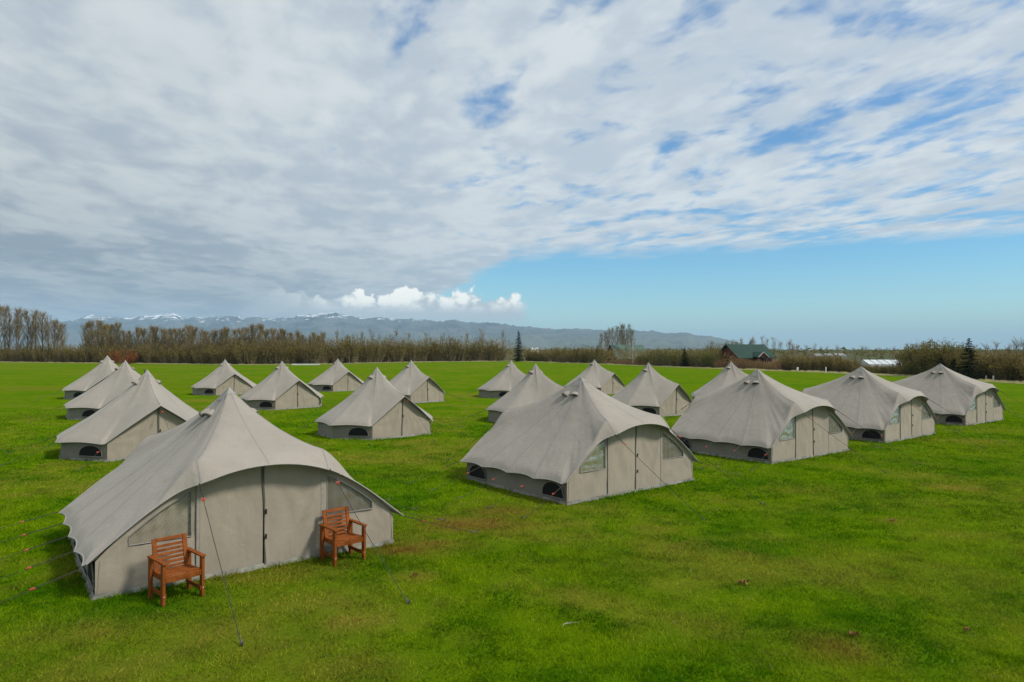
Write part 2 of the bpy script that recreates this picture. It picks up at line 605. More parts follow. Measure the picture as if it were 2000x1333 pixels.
# the plain beyond the field, to the horizon
def plain_material():
    m, N, out = mat_new('heath_plain')
    co = N.new('ShaderNodeTexCoord').outputs['Object']
    n1 = N.noise(co, 0.02, 6, 0.6)
    n2 = N.noise(N.vm('MULTIPLY', co, (0.2, 1.0, 1.0)), 0.004, 5, 0.6)
    c = N.mix(N.rng(n1, 0.35, 0.68), (0.060, 0.062, 0.020), (0.120, 0.085, 0.036))
    c = N.mix(N.rng(n2, 0.45, 0.65), c, (0.050, 0.085, 0.025))
    principled(N, out, c, 0.95, N.bump(N.noise(co, 0.8, 5, 0.65), 0.8, 0.4), 0.1)
    return m


b = MB()
xs = [-26000, -8000, -2000, -600, -200, 0, 200, 600, 2000, 8000, 26000]
ys = [-3000, -600, -100, 0, 60, 120, 250, 600, 1500, 4000, 9000, 20000, 31000]
b.grid([[(x, y, -0.16) for x in xs] for y in ys])
tag(b.build('ground', plain_material()), 'flat brown and green heath plain reaching to the horizon', 'ground', kind='structure')

# strip of dry grass along the far edge of the field
def verge():
    m = plain('dry_verge_grass', (0.21, 0.195, 0.075), 0.95, 0.35, 1.5, 0.1, 0.5)
    us = np.arange(-300, 2300, 6)
    rows = [[], [], []]
    r = random.Random(3)
    for u in us:
        d = edge_depth_u(u)
        wv = 1.0 + 1.4 * float(fbm2(np.array([u * 1.0]), np.array([0.0]), 0.02, 9)[0])
        for k, (off, z) in enumerate(((-wv * 1.6, 0.02), (0.6, 0.12 + 0.16 * r.random()), (3.5, -0.1))):
            p = at_depth(u, d + off)
            rows[k].append((p.x, p.y, z))
    bb = MB()
    bb.grid(rows)
    tag(bb.build('verge', m), 'pale dry grass strip along the far field edge', 'verge', kind='structure')


verge()

# ------------------------------------------------------------------ mountains
RIDGE = [(-900, 655), (-500, 640), (-250, 628), (-100, 634), (0, 641), (60, 634), (120, 627), (140, 628), (172, 616), (205, 618), (250, 621), (300, 617), (340, 612), (360, 622), (380, 619),
         (400, 622), (425, 618), (450, 616), (475, 621), (500, 619), (530, 623), (560, 621), (590, 616), (612, 614), (632, 612), (650, 611), (668, 614),
         (690, 619), (715, 621), (745, 620), (770, 623), (800, 623), (840, 627), (870, 627), (890, 625), (915, 630), (950, 630), (985, 634),
         (1010, 637), (1050, 640), (1085, 644), (1110, 642.5), (1150, 643), (1180, 645), (1240, 646), (1270, 647), (1300, 651), (1322, 651),
         (1332, 649.5), (1345, 650), (1356, 655), (1385, 657), (1410, 661), (1440, 670), (1480, 678), (1540, 684), (1700, 686)]


def mountain_material():
    m, N, out = mat_new('mountain_rock')
    geo = N.new('ShaderNodeNewGeometry')
    co = geo.outputs['Position']
    n = N.noise(co, 0.0021, 8, 0.72)
    n2 = N.noise(N.vm('MULTIPLY', co, (1.0, 1.0, 3.0)), 0.0062, 7, 0.68)
    z = N.sep(co)[2]
    c = N.mix(N.rng(n, 0.35, 0.65), (0.012, 0.018, 0.030), (0.125, 0.122, 0.105))
    c = N.mix(N.m('MULTIPLY', N.rng(z, 330.0, 60.0), N.rng(n2, 0.35, 0.6)), c, (0.105, 0.115, 0.055))
    sn = N.m('ADD', N.m('MULTIPLY', N.m('SUBTRACT', n2, 0.5), 2.6), N.rng(z, 300.0, 660.0, -0.66, 0.32, False))
    sn = N.m('MULTIPLY', N.rng(sn, 0.0, 0.10), N.rng(N.noise(co, 0.00055, 3, 0.5), 0.40, 0.52))
    c = N.mix(sn, c, (0.82, 0.84, 0.87))
    principled(N, out, c, 0.9, None, 0.15)
    return m


def build_mountains():
    us = np.concatenate([np.arange(-900, -100, 8), np.arange(-100, 1560, 2.2)])
    rv = np.interp(us, [p[0] for p in RIDGE], [p[1] for p in RIDGE])
    rows_t = np.concatenate([np.linspace(0, 1, 34), np.linspace(1.06, 2.0, 10)])
    rows = []
    for t in rows_t:
        row = []
        for u, v in zip(us, rv):
            k = (u - 1000) / FPX
            D = 11500 - 1900 * smooth01(300, 1400, u)
            top = max(4.0, height_at(v, D))
            jag = 1 + 0.05 * mnoise.noise(Vector((u * 0.045, 3.1, 0))) + 0.06 * mnoise.noise(Vector((u * 0.13, 9.1, 0))) + 0.03 * mnoise.noise(Vector((u * 0.33, 5.1, 0)))
            if t <= 1:
                y = D - (1 - t) * 3600
                prof = t ** 1.25
                gully = mnoise.fractal(Vector((u * 0.020, t * 2.6, 2.0)), 1.0, 2.1, 5)
                rid = abs(mnoise.noise(Vector((u * 0.04 + 1.6 * gully, t * 1.6, 5.0))))
                z = top * (prof + (0.14 * gully - 0.10 * rid) * math.sin(math.pi * min(1, t * 1.0)) ** 0.8)
                z = min(z, top * (0.25 + 0.75 * t))
                if t > 0.9:
                    z = z * (1 - (t - 0.9) * 10) + top * jag * (t - 0.9) * 10 if t < 1 else top * jag
            else:
                y = D + (t - 1) * 2400
                z = top * jag * (2 - t)
            row.append((k * y, y, max(z, -0.3) if t > 0 else -0.3))
        rows.append(row)
    bb = MB()
    bb.grid(rows)
    o = bb.build('mountains', mountain_material(), smooth=True)
    tag(o, 'long blue mountain range with snow patches on the far horizon', 'mountains', kind='structure')


build_mountains()

# ------------------------------------------------------------------ tents
def add_runner_mesh():
    bb = MB()
    # flat triangular tensioner with a hole, made of three bars
    p = [Vector((0, 0, 0.042)), Vector((0.034, 0, -0.024)), Vector((-0.034, 0, -0.024))]
    for i in range(3):
        bb.tube([p[i], p[(i + 1) % 3]], 0.008, 5)
    return mesh_data('runner', bb.v, bb.f, M['runner'])


RUNNER = add_runner_mesh()


def rope(parent, a, c, at=0.3, sag=0.02, peg=True, runner=True, rad=0.0042, toggle=False):
    a, c = Vector(a), Vector(c)
    bb = MB()
    pts = []
    for i in range(7):
        t = i / 6
        p = a.lerp(c, t)
        p.z -= sag * 4 * t * (1 - t)
        pts.append(p)
    bb.tube(pts, rad, 5)
    # the doubled length of line up to the tensioner
    q = a.lerp(c, at)
    bb.tube([a + Vector((0, 0, 0.012)), q + Vector((0.012, 0.012, 0.0))], rad * 0.8, 4)
    ro = bb.build('guy_rope', M['rope'], parent)
    if runner:
        r = link('runner', RUNNER, ro)
        d = (c - a).normalized()
        r.location = q
        r.rotation_euler = d.to_track_quat('Z', 'Y').to_euler()
    if peg:
        d = (c - a).normalized()
        pb = MB()
        pb.tube([c - d * 0.16 + Vector((0, 0, 0.005)), c - d * 0.03], 0.011, 5)
        pb.tube([c + Vector((0, 0, 0.07)) - Vector((d.x, d.y, 0)) * -0.02, c + Vector((0, 0, -0.08)) - Vector((d.x, d.y, 0)) * 0.05], 0.011, 6)
        pb.build('peg', M['peg'], ro)
    return ro


def sag_curve(t):
    return math.sin(math.pi * t ** 0.72)


def canopy_from_columns(root, apex, cols, nR, sagf, rowsL=5, wrinkle=0.012, seed=0.0, round_w=0.75):
    """cols: dicts with inner, lip, frac (0..1 between seams), sag, psag, seam(bool), bulge"""
    A = Vector(apex)
    n = len(cols)
    rows = []
    for i in range(nR + 1):
        t = (i / nR)
        row = []
        for c in cols:
            I = c['inner']
            p = A.lerp(I, t)
            d = I - A
            hor = Vector((d.x, d.y, 0)).normalized()
            nrm = Vector((hor.x * (A.z - I.z), hor.y * (A.z - I.z), math.hypot(d.x, d.y))).normalized()
            k = sag_curve(t)
            amt = c['sag'] * k + c['psag'] * math.sin(math.pi * c['frac']) * k * (0.35 + 0.65 * t)
            w = mnoise.fractal(Vector((p.x * 1.1 + seed, p.y * 1.1, p.z * 0.9)), 1.0, 2.0, 3) * wrinkle * k
            p = p - nrm * (amt - w)
            row.append(p)
        rows.append(row)
    for i in range(1, nR):
        t = i / nR
        wt = round_w * math.sin(math.pi * t ** 0.9)
        for _ in range(3):
            src = rows[i]
            new = []
            for j in range(n):
                av = Vector((0, 0, 0))
                for q in range(-4, 5):
                    av += src[(j + q) % n]
                new.append(src[j].lerp(av / 9.0, wt))
            rows[i] = new
    for i in range(1, nR):
        t = i / nR
        for j, c in enumerate(cols):
            cr = c.get('crease', 0.0)
            if cr:
                p = rows[i][j]
                o_ = Vector((p.x, p.y, 0.6)).normalized()
                rows[i][j] = p + o_ * (cr * smooth01(0.45, 0.95, t) * (1 - smooth01(0.985, 1.0, t)) * c['crv'])
    for j in range(1, rowsL + 1):
        t = j / rowsL
        row = []
        for c in cols:
            p = c['inner'].lerp(c['lip'], t)
            p.z += c.get('bulge', 0.0) * 4 * t * (1 - t)
            row.append(p)
        rows.append(row)
    bb = MB()
    bb.grid(rows, closed=True)
    can = bb.build('canopy', M['canvas'], root, smooth=True)
    hb = MB()
    lips = rows[-1]
    lp = [Vector(p) for p in lips] + [Vector(lips[0])]
    hb.tube(lp, 0.013, 5, cap=False)
    hb.build('hem', M['hem'], can, smooth=True)
    # sewn seams
    for ci, c in enumerate(cols):
        if not c.get('seam'):
            continue
        sb = MB()
        left, mid, right = [], [], []
        for i in range(2, len(rows)):
            p = rows[i][ci]
            a = rows[i][(ci - 1) % n]
            b2 = rows[i][(ci + 1) % n]
            tan = (b2 - a).normalized() if (b2 - a).length > 1e-6 else Vector((1, 0, 0))
            dn = (rows[min(i + 1, len(rows) - 1)][ci] - rows[i - 1][ci]).normalized()
            nm = tan.cross(dn).normalized()
            if nm.z < 0:
                nm = -nm
            left.append(p - tan * 0.014 + nm * 0.001)
            mid.append(p + nm * 0.004)
            right.append(p + tan * 0.014 + nm * 0.001)
        sb.grid([left, mid, right])
        sb.build('seam', M['seam'], can, smooth=True)
    # reinforced cap round the pole tip
    cb = MB()
    crow = []
    for i in (0, 1, 2, 3):
        if i > nR:
            break
        crow.append([p + Vector((p.x - A.x, p.y - A.y, 0)) * 0.02 + Vector((0, 0, 0.006)) for p in rows[i]])
    cb.grid(crow, closed=True)
    cb.build('apex_cap', M['hem'], can, smooth=True)
    return can, rows


def add_vent(can, rows, ci, ri, size=0.15):
    n = len(rows[0])
    p = rows[ri][ci % n]
    up = (rows[ri - 1][ci % n] - rows[ri + 1][ci % n]).normalized()
    out = Vector((p.x, p.y, 0)).normalized()
    side = up.cross(out).normalized()
    nrm = side.cross(up).normalized()
    if nrm.dot(out) < 0:
        nrm = -nrm
    vb = MB()
    rws = []
    for (s, lift) in ((-1.05, 0.0), (-0.15, 0.75), (0.95, 1.0)):     # up the slope -> mouth
        rr = []
        for k in range(9):
            a = math.pi * k / 8
            rr.append(p - up * (s * size * 0.7) + side * (math.cos(a) * size * (0.45 + 0.55 * lift)) + nrm * (math.sin(a) * size * 0.62 * lift + 0.004))
        rws.append(rr)
    vb.grid(rws)
    v = vb.build('vent_hood', M['canvas'], can, smooth=True)
    mb = MB()
    rr = []
    for k in range(9):
        a = math.pi * k / 8
        rr.append(p - up * (0.80 * size * 0.7) + side * (math.cos(a) * size * 0.95) + nrm * (math.sin(a) * size * 0.56 + 0.006))
    mb.poly(rr)
    mb.build('vent_opening', M['mesh'], v)
    eb = MB()
    eb.tube(rws[-1], 0.024, 5)
    eb.build('vent_rim', M['zip'], v)


def half_round(parent, c, axis, nrm, w, h, name='mesh_window'):
    """dark half-round insect-mesh window on a wall; c = middle of its lower edge"""
    bb = MB()
    c, axis, nrm = Vector(c), Vector(axis).normalized(), Vector(nrm).normalized()
    rim, rim2 = [], []
    for k in range(15):
        a = math.pi * k / 14
        q = c + axis * (math.cos(a) * w / 2) + Vector((0, 0, 1)) * (math.sin(a) ** 0.7 * h)
        rim.append(q + nrm * 0.012)
        rim2.append(q)
    bb.poly(rim)
    for k in range(14):
        n = len(bb.v)
        bb.v += [rim[k], rim[k + 1], rim2[k + 1], rim2[k]]
        bb.f.append((n, n + 1, n + 2, n + 3))
    o = bb.build(name, M['mesh'], parent)
    fb = MB()
    fb.tube([q + nrm * 0.004 for q in rim] + [rim[0] + nrm * 0.004], 0.010, 5, cap=False)
    fb.build('window_rim', M['seam'], o)
    return o


def skirt(parent, pts, seed, w=0.07):
    """pale groundsheet edge lying on the grass round a closed outline"""
    r = random.Random(seed)
    inner, outer = [], []
    n = len(pts)
    cx = sum(p[0] for p in pts) / n
    cy = sum(p[1] for p in pts) / n
    for i, p in enumerate(pts):
        d = Vector((p[0] - cx, p[1] - cy, 0)).normalized()
        inner.append(Vector((p[0], p[1], 0.075 + 0.01 * r.random())) + d * 0.012)
        outer.append(Vector((p[0], p[1], 0.004 + 0.03 * max(0, r.random() - 0.55))) + d * (w * (0.45 + 0.8 * r.random())))
    mid = [a.lerp(c, 0.55) + Vector((0, 0, -0.012)) for a, c in zip(inner, outer)]
    bb = MB()
    bb.grid([inner, mid, outer], closed=True)
    bb.build('skirt', M['skirt'], parent, smooth=True)


def wall_grid(parent, name, p0, p1, top0, top1, nrm, nx, nz, seed, bulge=0.02, mat='wall', lean=0.0, topf=None):
    """a hanging cloth panel between two ground points"""
    p0, p1, nrm = Vector(p0), Vector(p1), Vector(nrm).normalized()
    rows = []
    for j in range(nz + 1):
        t = j / nz
        row = []
        for i in range(nx + 1):
            s = i / nx
            g = p0.lerp(p1, s)
            tz = (topf(s) if topf else top0 + (top1 - top0) * s)
            z = 0.012 + (tz - 0.012) * t
            edge = math.sin(math.pi * s) * math.sin(math.pi * min(1, t * 0.96 + 0.04))
            d = mnoise.fractal(Vector((g.x * 2.6 + seed, g.y * 2.6, z * 0.9 + seed)), 1.0, 2.0, 3) * bulge
            d += math.sin(s * nx * 0.9 + seed + 1.6 * mnoise.noise(Vector((s * 4, z, seed)))) * bulge * 0.22 * (1 - t) ** 1.5
            for cs in (0.0, 1.0):
                dx_, dz_ = abs(s - cs) * (p1 - p0).length, (1 - t) * tz
                rr_ = math.hypot(dx_, dz_)
                d += math.sin(math.atan2(dz_, dx_ + 1e-4) * 17 + seed * 3 + cs) * 0.013 * math.exp(-rr_ * 1.3) * min(1.0, rr_ * 4)
            row.append(Vector((g.x, g.y, z)) + nrm * (d * (0.25 + 0.75 * edge) + lean * t))
        rows.append(row)
    bb = MB()
    bb.grid(rows)
    return bb.build(name, M[mat], parent, smooth=True)


# ---- the wide tents with an arched door at each end
AW, AD, AH = 5.02, 4.25, 3.03
A_EAVE, A_ARCH = 0.57, 1.84
DOOR_X = 1.03


def arch_z(x):
    return A_EAVE + (A_ARCH - A_EAVE) * (1 - abs(x / (AW / 2)) ** 2.15)


def build_arched(loc, rz, label, seed, curtain=True, long_left=False, crease=0.008):
    root = thing('arched_tent', loc, rz, label, 'tent', 'wide arched canvas tents')
    hw, hd = AW / 2, AD / 2
    A = Vector((0.05 * math.sin(seed * 3.1), 0.06 * math.cos(seed * 2.3), AH + 0.03 * math.sin(seed)))
    cols = []

    def front_cols(sgn):
        nf = 56
        for i in range(nf):
            x = (-hw + AW * i / nf) * sgn
            ax = abs(x)
            k = 1 - smooth01(0.85, 1.45, ax)
            horn = math.exp(-((ax - 1.08) / 0.10) ** 2)
            ov = 0.07 + 0.25 * k + 0.03 * horn
            lx = x + math.copysign(0.12 * (ax / hw) ** 6, x)
            lip = Vector((lx, sgn * -1 * (hd + ov) * 1.0, arch_z(x) - 0.01 * k))
            k2 = 1 - smooth01(0.95, 1.72, ax)
            inn = Vector((x, -sgn * (hd - 0.04 * k2), (arch_z(x) + 0.03) * (1 - k2) + (1.965 + 0.02 * (1 - (ax / 1.1) ** 2)) * k2 + 0.03 * horn))
            f = (x * sgn + hw) / AW
            segs = [0.0, 0.285, 0.5, 0.715, 1.0]
            for a, c in zip(segs[:-1], segs[1:]):
                if a <= f <= c:
                    fr = (f - a) / (c - a)
            cols.append(dict(inner=inn, lip=lip, frac=fr, sag=0.06 + 0.06 * (ax / hw), psag=0.05, bulge=0.02 * k,
                             seam=(i in (16, 28, 40)), crease=crease * (1 - 0.6 * k) * (1.0 if 0.9 < ax < 2.3 else 0.5), crv=math.sin(i * 1.9 + seed) + 0.6 * math.sin(i * 2.7 + 2 * seed)))

    def side_cols(sgn):
        ns = 48
        for i in range(ns):
            y = (-hd + AD * i / ns) * sgn
            f = (i / ns) * 4
            fr = f - math.floor(f)
            sc = math.sin(math.pi * fr)
            lip = Vector((sgn * (hw + 0.19 - 0.075 * sc), y * (1 + 0.07 / hd), A_EAVE - 0.05 + 0.035 * sc))
            inn = lip.lerp(A, 0.055) + Vector((0, 0, 0.012 + 0.02 * sc))
            cols.append(dict(inner=inn, lip=lip, frac=fr, sag=0.13, psag=0.010, bulge=0.006, crease=0.005, crv=math.cos(2 * math.pi * fr * 3) * (0.4 + abs(math.cos(math.pi * fr))),
                             seam=(i in (12, 24, 36))))

    front_cols(1)
    side_cols(1)
    front_cols(-1)
    side_cols(-1)
    can, rows = canopy_from_columns(root, A, cols, 34, None, seed=seed)
    # vents on both long slopes
    base_r, base_l = 56, 56 + 48 + 56
    for b0 in (base_r, base_l):
        for off in (11, 37):
            add_vent(can, rows, b0 + off, 6, 0.13)
    # long side walls
    for s in (-1, 1):
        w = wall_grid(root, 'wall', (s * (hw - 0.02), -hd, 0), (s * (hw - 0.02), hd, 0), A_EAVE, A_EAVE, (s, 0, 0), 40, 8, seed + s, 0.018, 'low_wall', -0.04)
        for yy in (-hd + 0.52, hd - 0.52):
            half_round(w, (s * (hw - 0.005), yy, 0.12), (0, 1, 0), (s, 0, 0.06), 0.80, 0.37)
    # both ends
    for e in (1, -1):
        yf = -e * (hd - 0.01)
        nrm = (0, -e, 0)
        # door leaves
        for s in (-1, 1):
            x0, x1 = (-DOOR_X, -0.012) if s < 0 else (0.012, DOOR_X)
            tf = lambda q, x0=x0, x1=x1: arch_z(x0 + (x1 - x0) * q) + 0.05
            wall_grid(root, 'door_leaf', (x0, yf - e * 0.02, 0), (x1, yf - e * 0.02, 0), 0, 0, nrm, 18, 26, seed * 1.3 + s + e * 3, 0.022, 'wall', 0.0, tf)
        zb = MB()
        l, r2 = [], []
        for j in range(21):
            t = j / 20
            z = 0.03 + (arch_z(0) + 0.02 - 0.03) * t
            wob = 0.022 * math.sin(t * 3.0 + seed) + 0.008 * math.sin(t * 11 + seed)
            wd = 0.014 + 0.006 * math.sin(t * 7 + seed * 2)
            l.append(Vector((wob - wd, yf - e * 0.034, z)))
            r2.append(Vector((wob + wd, yf - e * 0.034, z)))
        md = [(a + c) / 2 + Vector((0, -e * 0.012, 0)) for a, c in zip(l, r2)]
        zb.grid([l, md, r2])
        z_o = zb.build('door_zip', M['zip'], root, smooth=True)
        if e == 1:
            for zz in (0.55, 0.98):
                tb = MB()
                tb.box((0.035, yf - 0.055, zz), (0.028, 0.02, 0.085))
                tb.build('toggle', M['black'], z_o)
        # jamb tapes
        for s in (-1, 1):
            jb = MB()
            jb.box((s * (DOOR_X + 0.03), yf - e * 0.022, arch_z(DOOR_X) / 2 - 0.02), (0.05, 0.012, arch_z(DOOR_X) - 0.06))
            jb.build('door_tape', M['tape'], root)
        # window bays: cloth with a clear window let in
        for s in (-1, 1):
            xa, xb = DOOR_X + 0.005, hw
            wa, wb, wz = DOOR_X + 0.13, 2.06, 0.74
            out_pts, in_pts = [], []

            def zt(x):
                return arch_z(x) - (0.0 if x > 1.6 else -0.03)

            def wt(x):
                return max(wz + 0.03, arch_z(x) - 0.13)
            nb, nrr, nt, nl = 18, 10, 24, 4
            for i in range(nb):
                f = i / nb
                out_pts.append((xb + (xa - xb) * f, 0.012)); in_pts.append((wb + (wa - wb) * f, wz))
            for i in range(nrr):
                f = i / nrr
                out_pts.append((xa, 0.012 + (zt(xa) - 0.012) * f)); in_pts.append((wa, wz + (wt(wa) - wz) * f))
            for i in range(nt):
                f = i / nt
                xo, xi = xa + (xb - xa) * f, wa + (wb - wa) * f
                out_pts.append((xo, zt(xo))); in_pts.append((xi, wt(xi)))
            for i in range(nl):
                f = i / nl
                out_pts.append((xb, zt(xb) + (0.012 - zt(xb)) * f)); in_pts.append((wb, wt(wb) + (wz - wt(wb)) * f))
            rws = []
            for j in range(9):
                t = j / 8
                rr = []
                for o_, i_ in zip(out_pts, in_pts):
                    x = o_[0] + (i_[0] - o_[0]) * t
                    z = o_[1] + (i_[1] - o_[1]) * t
                    # pulls fanning out from the lower outer corner and the eave corner
                    ang = math.atan2(z - A_EAVE, xb - x)
                    fan = math.sin(ang * 21 + seed + s) * 0.009 * math.exp(-math.hypot(z - A_EAVE, xb - x) * 1.1) * smooth01(0, 0.25, t)
                    d = mnoise.fractal(Vector((x * 1.8 * s, z * 1.8, seed + e)), 1.0, 2.0, 3) * 0.016 * smooth01(0, 0.3, t)
                    rr.append(Vector((s * x, yf - e * (d + fan), z)))
                rws.append(rr)
            wbm = MB()
            wbm.grid(rws, closed=True)
            bay = wbm.build('window_bay', M['wall'], root, smooth=True)
            # clear window sheet
            gw = []
            for j in range(15):
                tt = j / 14
                rr = []
                for i in range(31):
                    x = wa + (wb - wa) * i / 30
                    z = wz + (wt(x) - wz) * tt
                    d = 0.010 * math.sin(z * 26 + 4 * mnoise.noise(Vector((x * 3 * s, z * 2, seed)))) + 0.016 * mnoise.noise(Vector((x * 6, z * 6, seed + 4 * s)))
                    rr.append(Vector((s * x, yf - e * (0.004 + d * math.sin(math.pi * i / 30) * math.sin(math.pi * tt)), z)))
                gw.append(rr)
            gb = MB()
            gb.grid(gw)
            win = gb.build('clear_window', M['pvc'], bay, smooth=True)
            fb = MB()
            ring = [Vector((s * p[0], yf - e * 0.008, p[1])) for p in in_pts]
            fb.tube(ring + [ring[0]], 0.010, 5, cap=False)
            fb.build('window_binding', M['seam'], win)
            if curtain:
                cb = MB()
                cw = []
                for j in range(9):
                    tt = j / 8
                    rr = []
                    for i in range(25):
                        x = wa - 0.03 + (wb - wa + 0.06) * i / 24
                        zz0, zz1 = wz - 0.05, min(wt(min(max(x, wa), wb)) + 0.06, arch_z(x) - 0.01)
                        rr.append(Vector((s * x, yf + e * (0.035 + 0.008 * math.sin(i * 1.3)), zz0 + (zz1 - zz0) * tt)))
                    cw.append(rr)
                cb.grid(cw)
                cb.build('inner_curtain', M['wall'], bay, smooth=True)
        # ropes of the porch hood
        for s in (-1, 1):
            rope(root, (s * 1.10, -e * (hd + 0.27), arch_z(1.10) + 0.01), (s * 1.2, -e * (hd + 3.05), 0.0), 0.12, 0.03, rad=0.0055)
    # ground line
    pts = []
    for i in range(44): pts.append((-hw + AW * i / 44, -hd))
    for i in range(36): pts.append((hw, -hd + AD * i / 36))
    for i in range(44): pts.append((hw - AW * i / 44, hd))
    for i in range(36): pts.append((-hw, hd - AD * i / 36))
    skirt(root, pts, int(seed * 10))
    fl = MB()
    fl.poly([(-hw, -hd, 0.035), (hw, -hd, 0.035), (hw, hd, 0.035), (-hw, hd, 0.035)])
    fl.build('groundsheet', M['floor'], root)
    pb = MB()
    pb.tube([(0, 0, 0), (0, 0, AH - 0.06)], 0.022, 8)
    pb.build('pole', M['peg'], root)
    # side ropes
    for s in (-1, 1):
        for i in range(5):
            y = -hd * 1.03 + AD * 1.06 * i / 4
            fan = (i - 2) * 0.16
            ln = 2.3 if (long_left and s < 0) else 1.55
            rope(root, (s * (hw + 0.19), y, A_EAVE - 0.055), (s * (hw + 0.19 + ln), y + fan * (ln / 1.6), 0.0), 0.26, 0.015)
    return root


# ---- the bell tents with an A-shaped door
BR, BH, B_EAVE, B_PEAK, B_CHORD = 2.5, 3.04, 0.60, 1.76, 1.42


def build_bell(seed):
    root = link('bell_tent', None)
    A = Vector((0.09 * math.sin(seed * 3.3), 0.09 * math.cos(seed * 1.9), BH + 0.05 * math.sin(seed * 5.0)))
    phi = math.asin(B_CHORD / BR)
    yc = -BR * math.cos(phi)
    nseg = 7
    dth = (2 * math.pi - 2 * phi) / nseg
    cols = []
    nd = 40
    cl = Vector((-B_CHORD - 0.07, yc - 0.05, B_EAVE))
    cr = Vector((B_CHORD + 0.07, yc - 0.05, B_EAVE))
    pk = Vector((0, yc - 0.20, B_PEAK + 0.03))
    for i in range(nd):
        f = i / nd
        if f < 0.5:
            q = f / 0.5
            lip = cl.lerp(pk, q)
        else:
            q = (f - 0.5) / 0.5
            lip = pk.lerp(cr, q)
        k = 1 - abs(f - 0.5) * 2
        lip = lip + Vector((0, -0.05 * math.sin(math.pi * k), 0.03 * math.sin(math.pi * k)))
        inn = lip + Vector((0, 0.10 + 0.05 * k, 0.035 + 0.035 * k))
        fr = (f * 2) % 1.0
        cols.append(dict(inner=inn, lip=lip, frac=fr, sag=0.10 + 0.05 * k, psag=0.06, bulge=0.012, seam=(i == nd // 2)))
    for sgm in range(nseg):
        n = 16
        for i in range(n):
            fr = i / n
            th = -math.pi / 2 + phi + dth * (sgm + fr)
            sc = math.sin(math.pi * fr)
            # chord radius between the guy points, pulled in by the scallop
            rad = (BR + 0.16) * math.cos(dth / 2) / math.cos(dth * (fr - 0.5)) - 0.045 * sc
            lip = Vector((rad * math.cos(th), rad * math.sin(th), B_EAVE - 0.02 + 0.045 * sc))
            inn = lip.lerp(A, 0.05) + Vector((0, 0, 0.012))
            cols.append(dict(inner=inn, lip=lip, frac=fr, sag=0.15, psag=0.028, bulge=0.004, crease=0.006, crv=math.cos(2 * math.pi * fr * 3 + seed) * (0.3 + abs(math.cos(math.pi * fr))), seam=(i == 0)))
    can, rows = canopy_from_columns(root, A, cols, 30, None, rowsL=3, seed=seed, round_w=0.35, wrinkle=0.02)
    for ci in (nd + 18, nd + 7 * 16 - 18, nd + 56):
        add_vent(can, rows, ci, 5, 0.13)
    # low wall, one panel for each side
    for sgm in range(nseg):
        t0, t1 = -math.pi / 2 + phi + dth * sgm, -math.pi / 2 + phi + dth * (sgm + 1)
        p0 = (BR * math.cos(t0), BR * math.sin(t0), 0)
        p1 = (BR * math.cos(t1), BR * math.sin(t1), 0)
        tm = (t0 + t1) / 2
        nrm = (math.cos(tm), math.sin(tm), 0)
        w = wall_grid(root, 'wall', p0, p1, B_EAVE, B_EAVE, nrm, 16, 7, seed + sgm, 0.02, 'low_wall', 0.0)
        if sgm in (0, 2, 4, 6):
            c = (Vector(p0) + Vector(p1)) / 2 + Vector(nrm) * 0.016
            f = 0.16 if sgm == 6 else (-0.16 if sgm == 0 else 0)
            c = c + (Vector(p1) - Vector(p0)) * f
            half_round(w, (c.x, c.y, 0.16), Vector(p1) - Vector(p0), nrm, 0.88, 0.36)
    for s in (-1, 1):
        x0, x1 = (-B_CHORD, -0.01) if s < 0 else (0.01, B_CHORD)
        tf = lambda q, x0=x0, x1=x1: B_EAVE + 0.03 + (B_PEAK - B_EAVE - 0.02) * (1 - abs(x0 + (x1 - x0) * q) / B_CHORD)
        wall_grid(root, 'door_leaf', (x0, yc, 0), (x1, yc, 0), 0, 0, (0, -1, 0), 20, 24, seed * 1.7 + s, 0.04, 'wall', 0.0, tf)
    zb = MB()
    l, r2 = [], []
    for j in range(15):
        t = j / 14
        wob = 0.02 * math.sin(t * 3.2 + seed)
        l.append(Vector((wob - 0.022, yc - 0.022, 0.02 + (B_PEAK - 0.05) * t)))
        r2.append(Vector((wob + 0.022, yc - 0.022, 0.02 + (B_PEAK - 0.05) * t)))
    md = [(a + c) / 2 + Vector((0, -0.014, 0)) for a, c in zip(l, r2)]
    zb.grid([l, md, r2])
    zo = zb.build('door_zip', M['zip'], root, smooth=True)
    tb = MB()
    tb.box((0.03, yc - 0.05, 0.92), (0.03, 0.02, 0.09))
    tb.build('toggle', M['black'], zo)
    # ground line
    pts = []
    for i in range(24): pts.append((-B_CHORD + 2 * B_CHORD * i / 24, yc))
    for sgm in range(nseg):
        for i in range(12):
            th = -math.pi / 2 + phi + dth * (sgm + i / 12)
            rad = BR * math.cos(dth / 2) / math.cos(dth * (i / 12 - 0.5))
            pts.append((rad * math.cos(th), rad * math.sin(th)))
    skirt(root, pts, int(seed * 10) + 5)
    fl = MB()
    fl.poly([(p[0], p[1], 0.035) for p in pts])
    fl.build('groundsheet', M['floor'], root)
    pb = MB()
    pb.tube([(0, 0, 0), (0, 0, BH - 0.06)], 0.02, 8)
    pb.build('pole', M['peg'], root)
    # ropes
    for sgm in range(nseg + 1):
        th = -math.pi / 2 + phi + dth * sgm
        r0 = BR + 0.16
        rope(root, (r0 * math.cos(th), r0 * math.sin(th), B_EAVE - 0.03), ((r0 + 1.45) * math.cos(th), (r0 + 1.45) * math.sin(th), 0.0), 0.28, 0.015, runner=(sgm % 3 == 1))
    rope(root, (0, yc - 0.20, B_PEAK + 0.01), (0.12, yc - 2.2, 0.0), 0.10, 0.02)
    return root


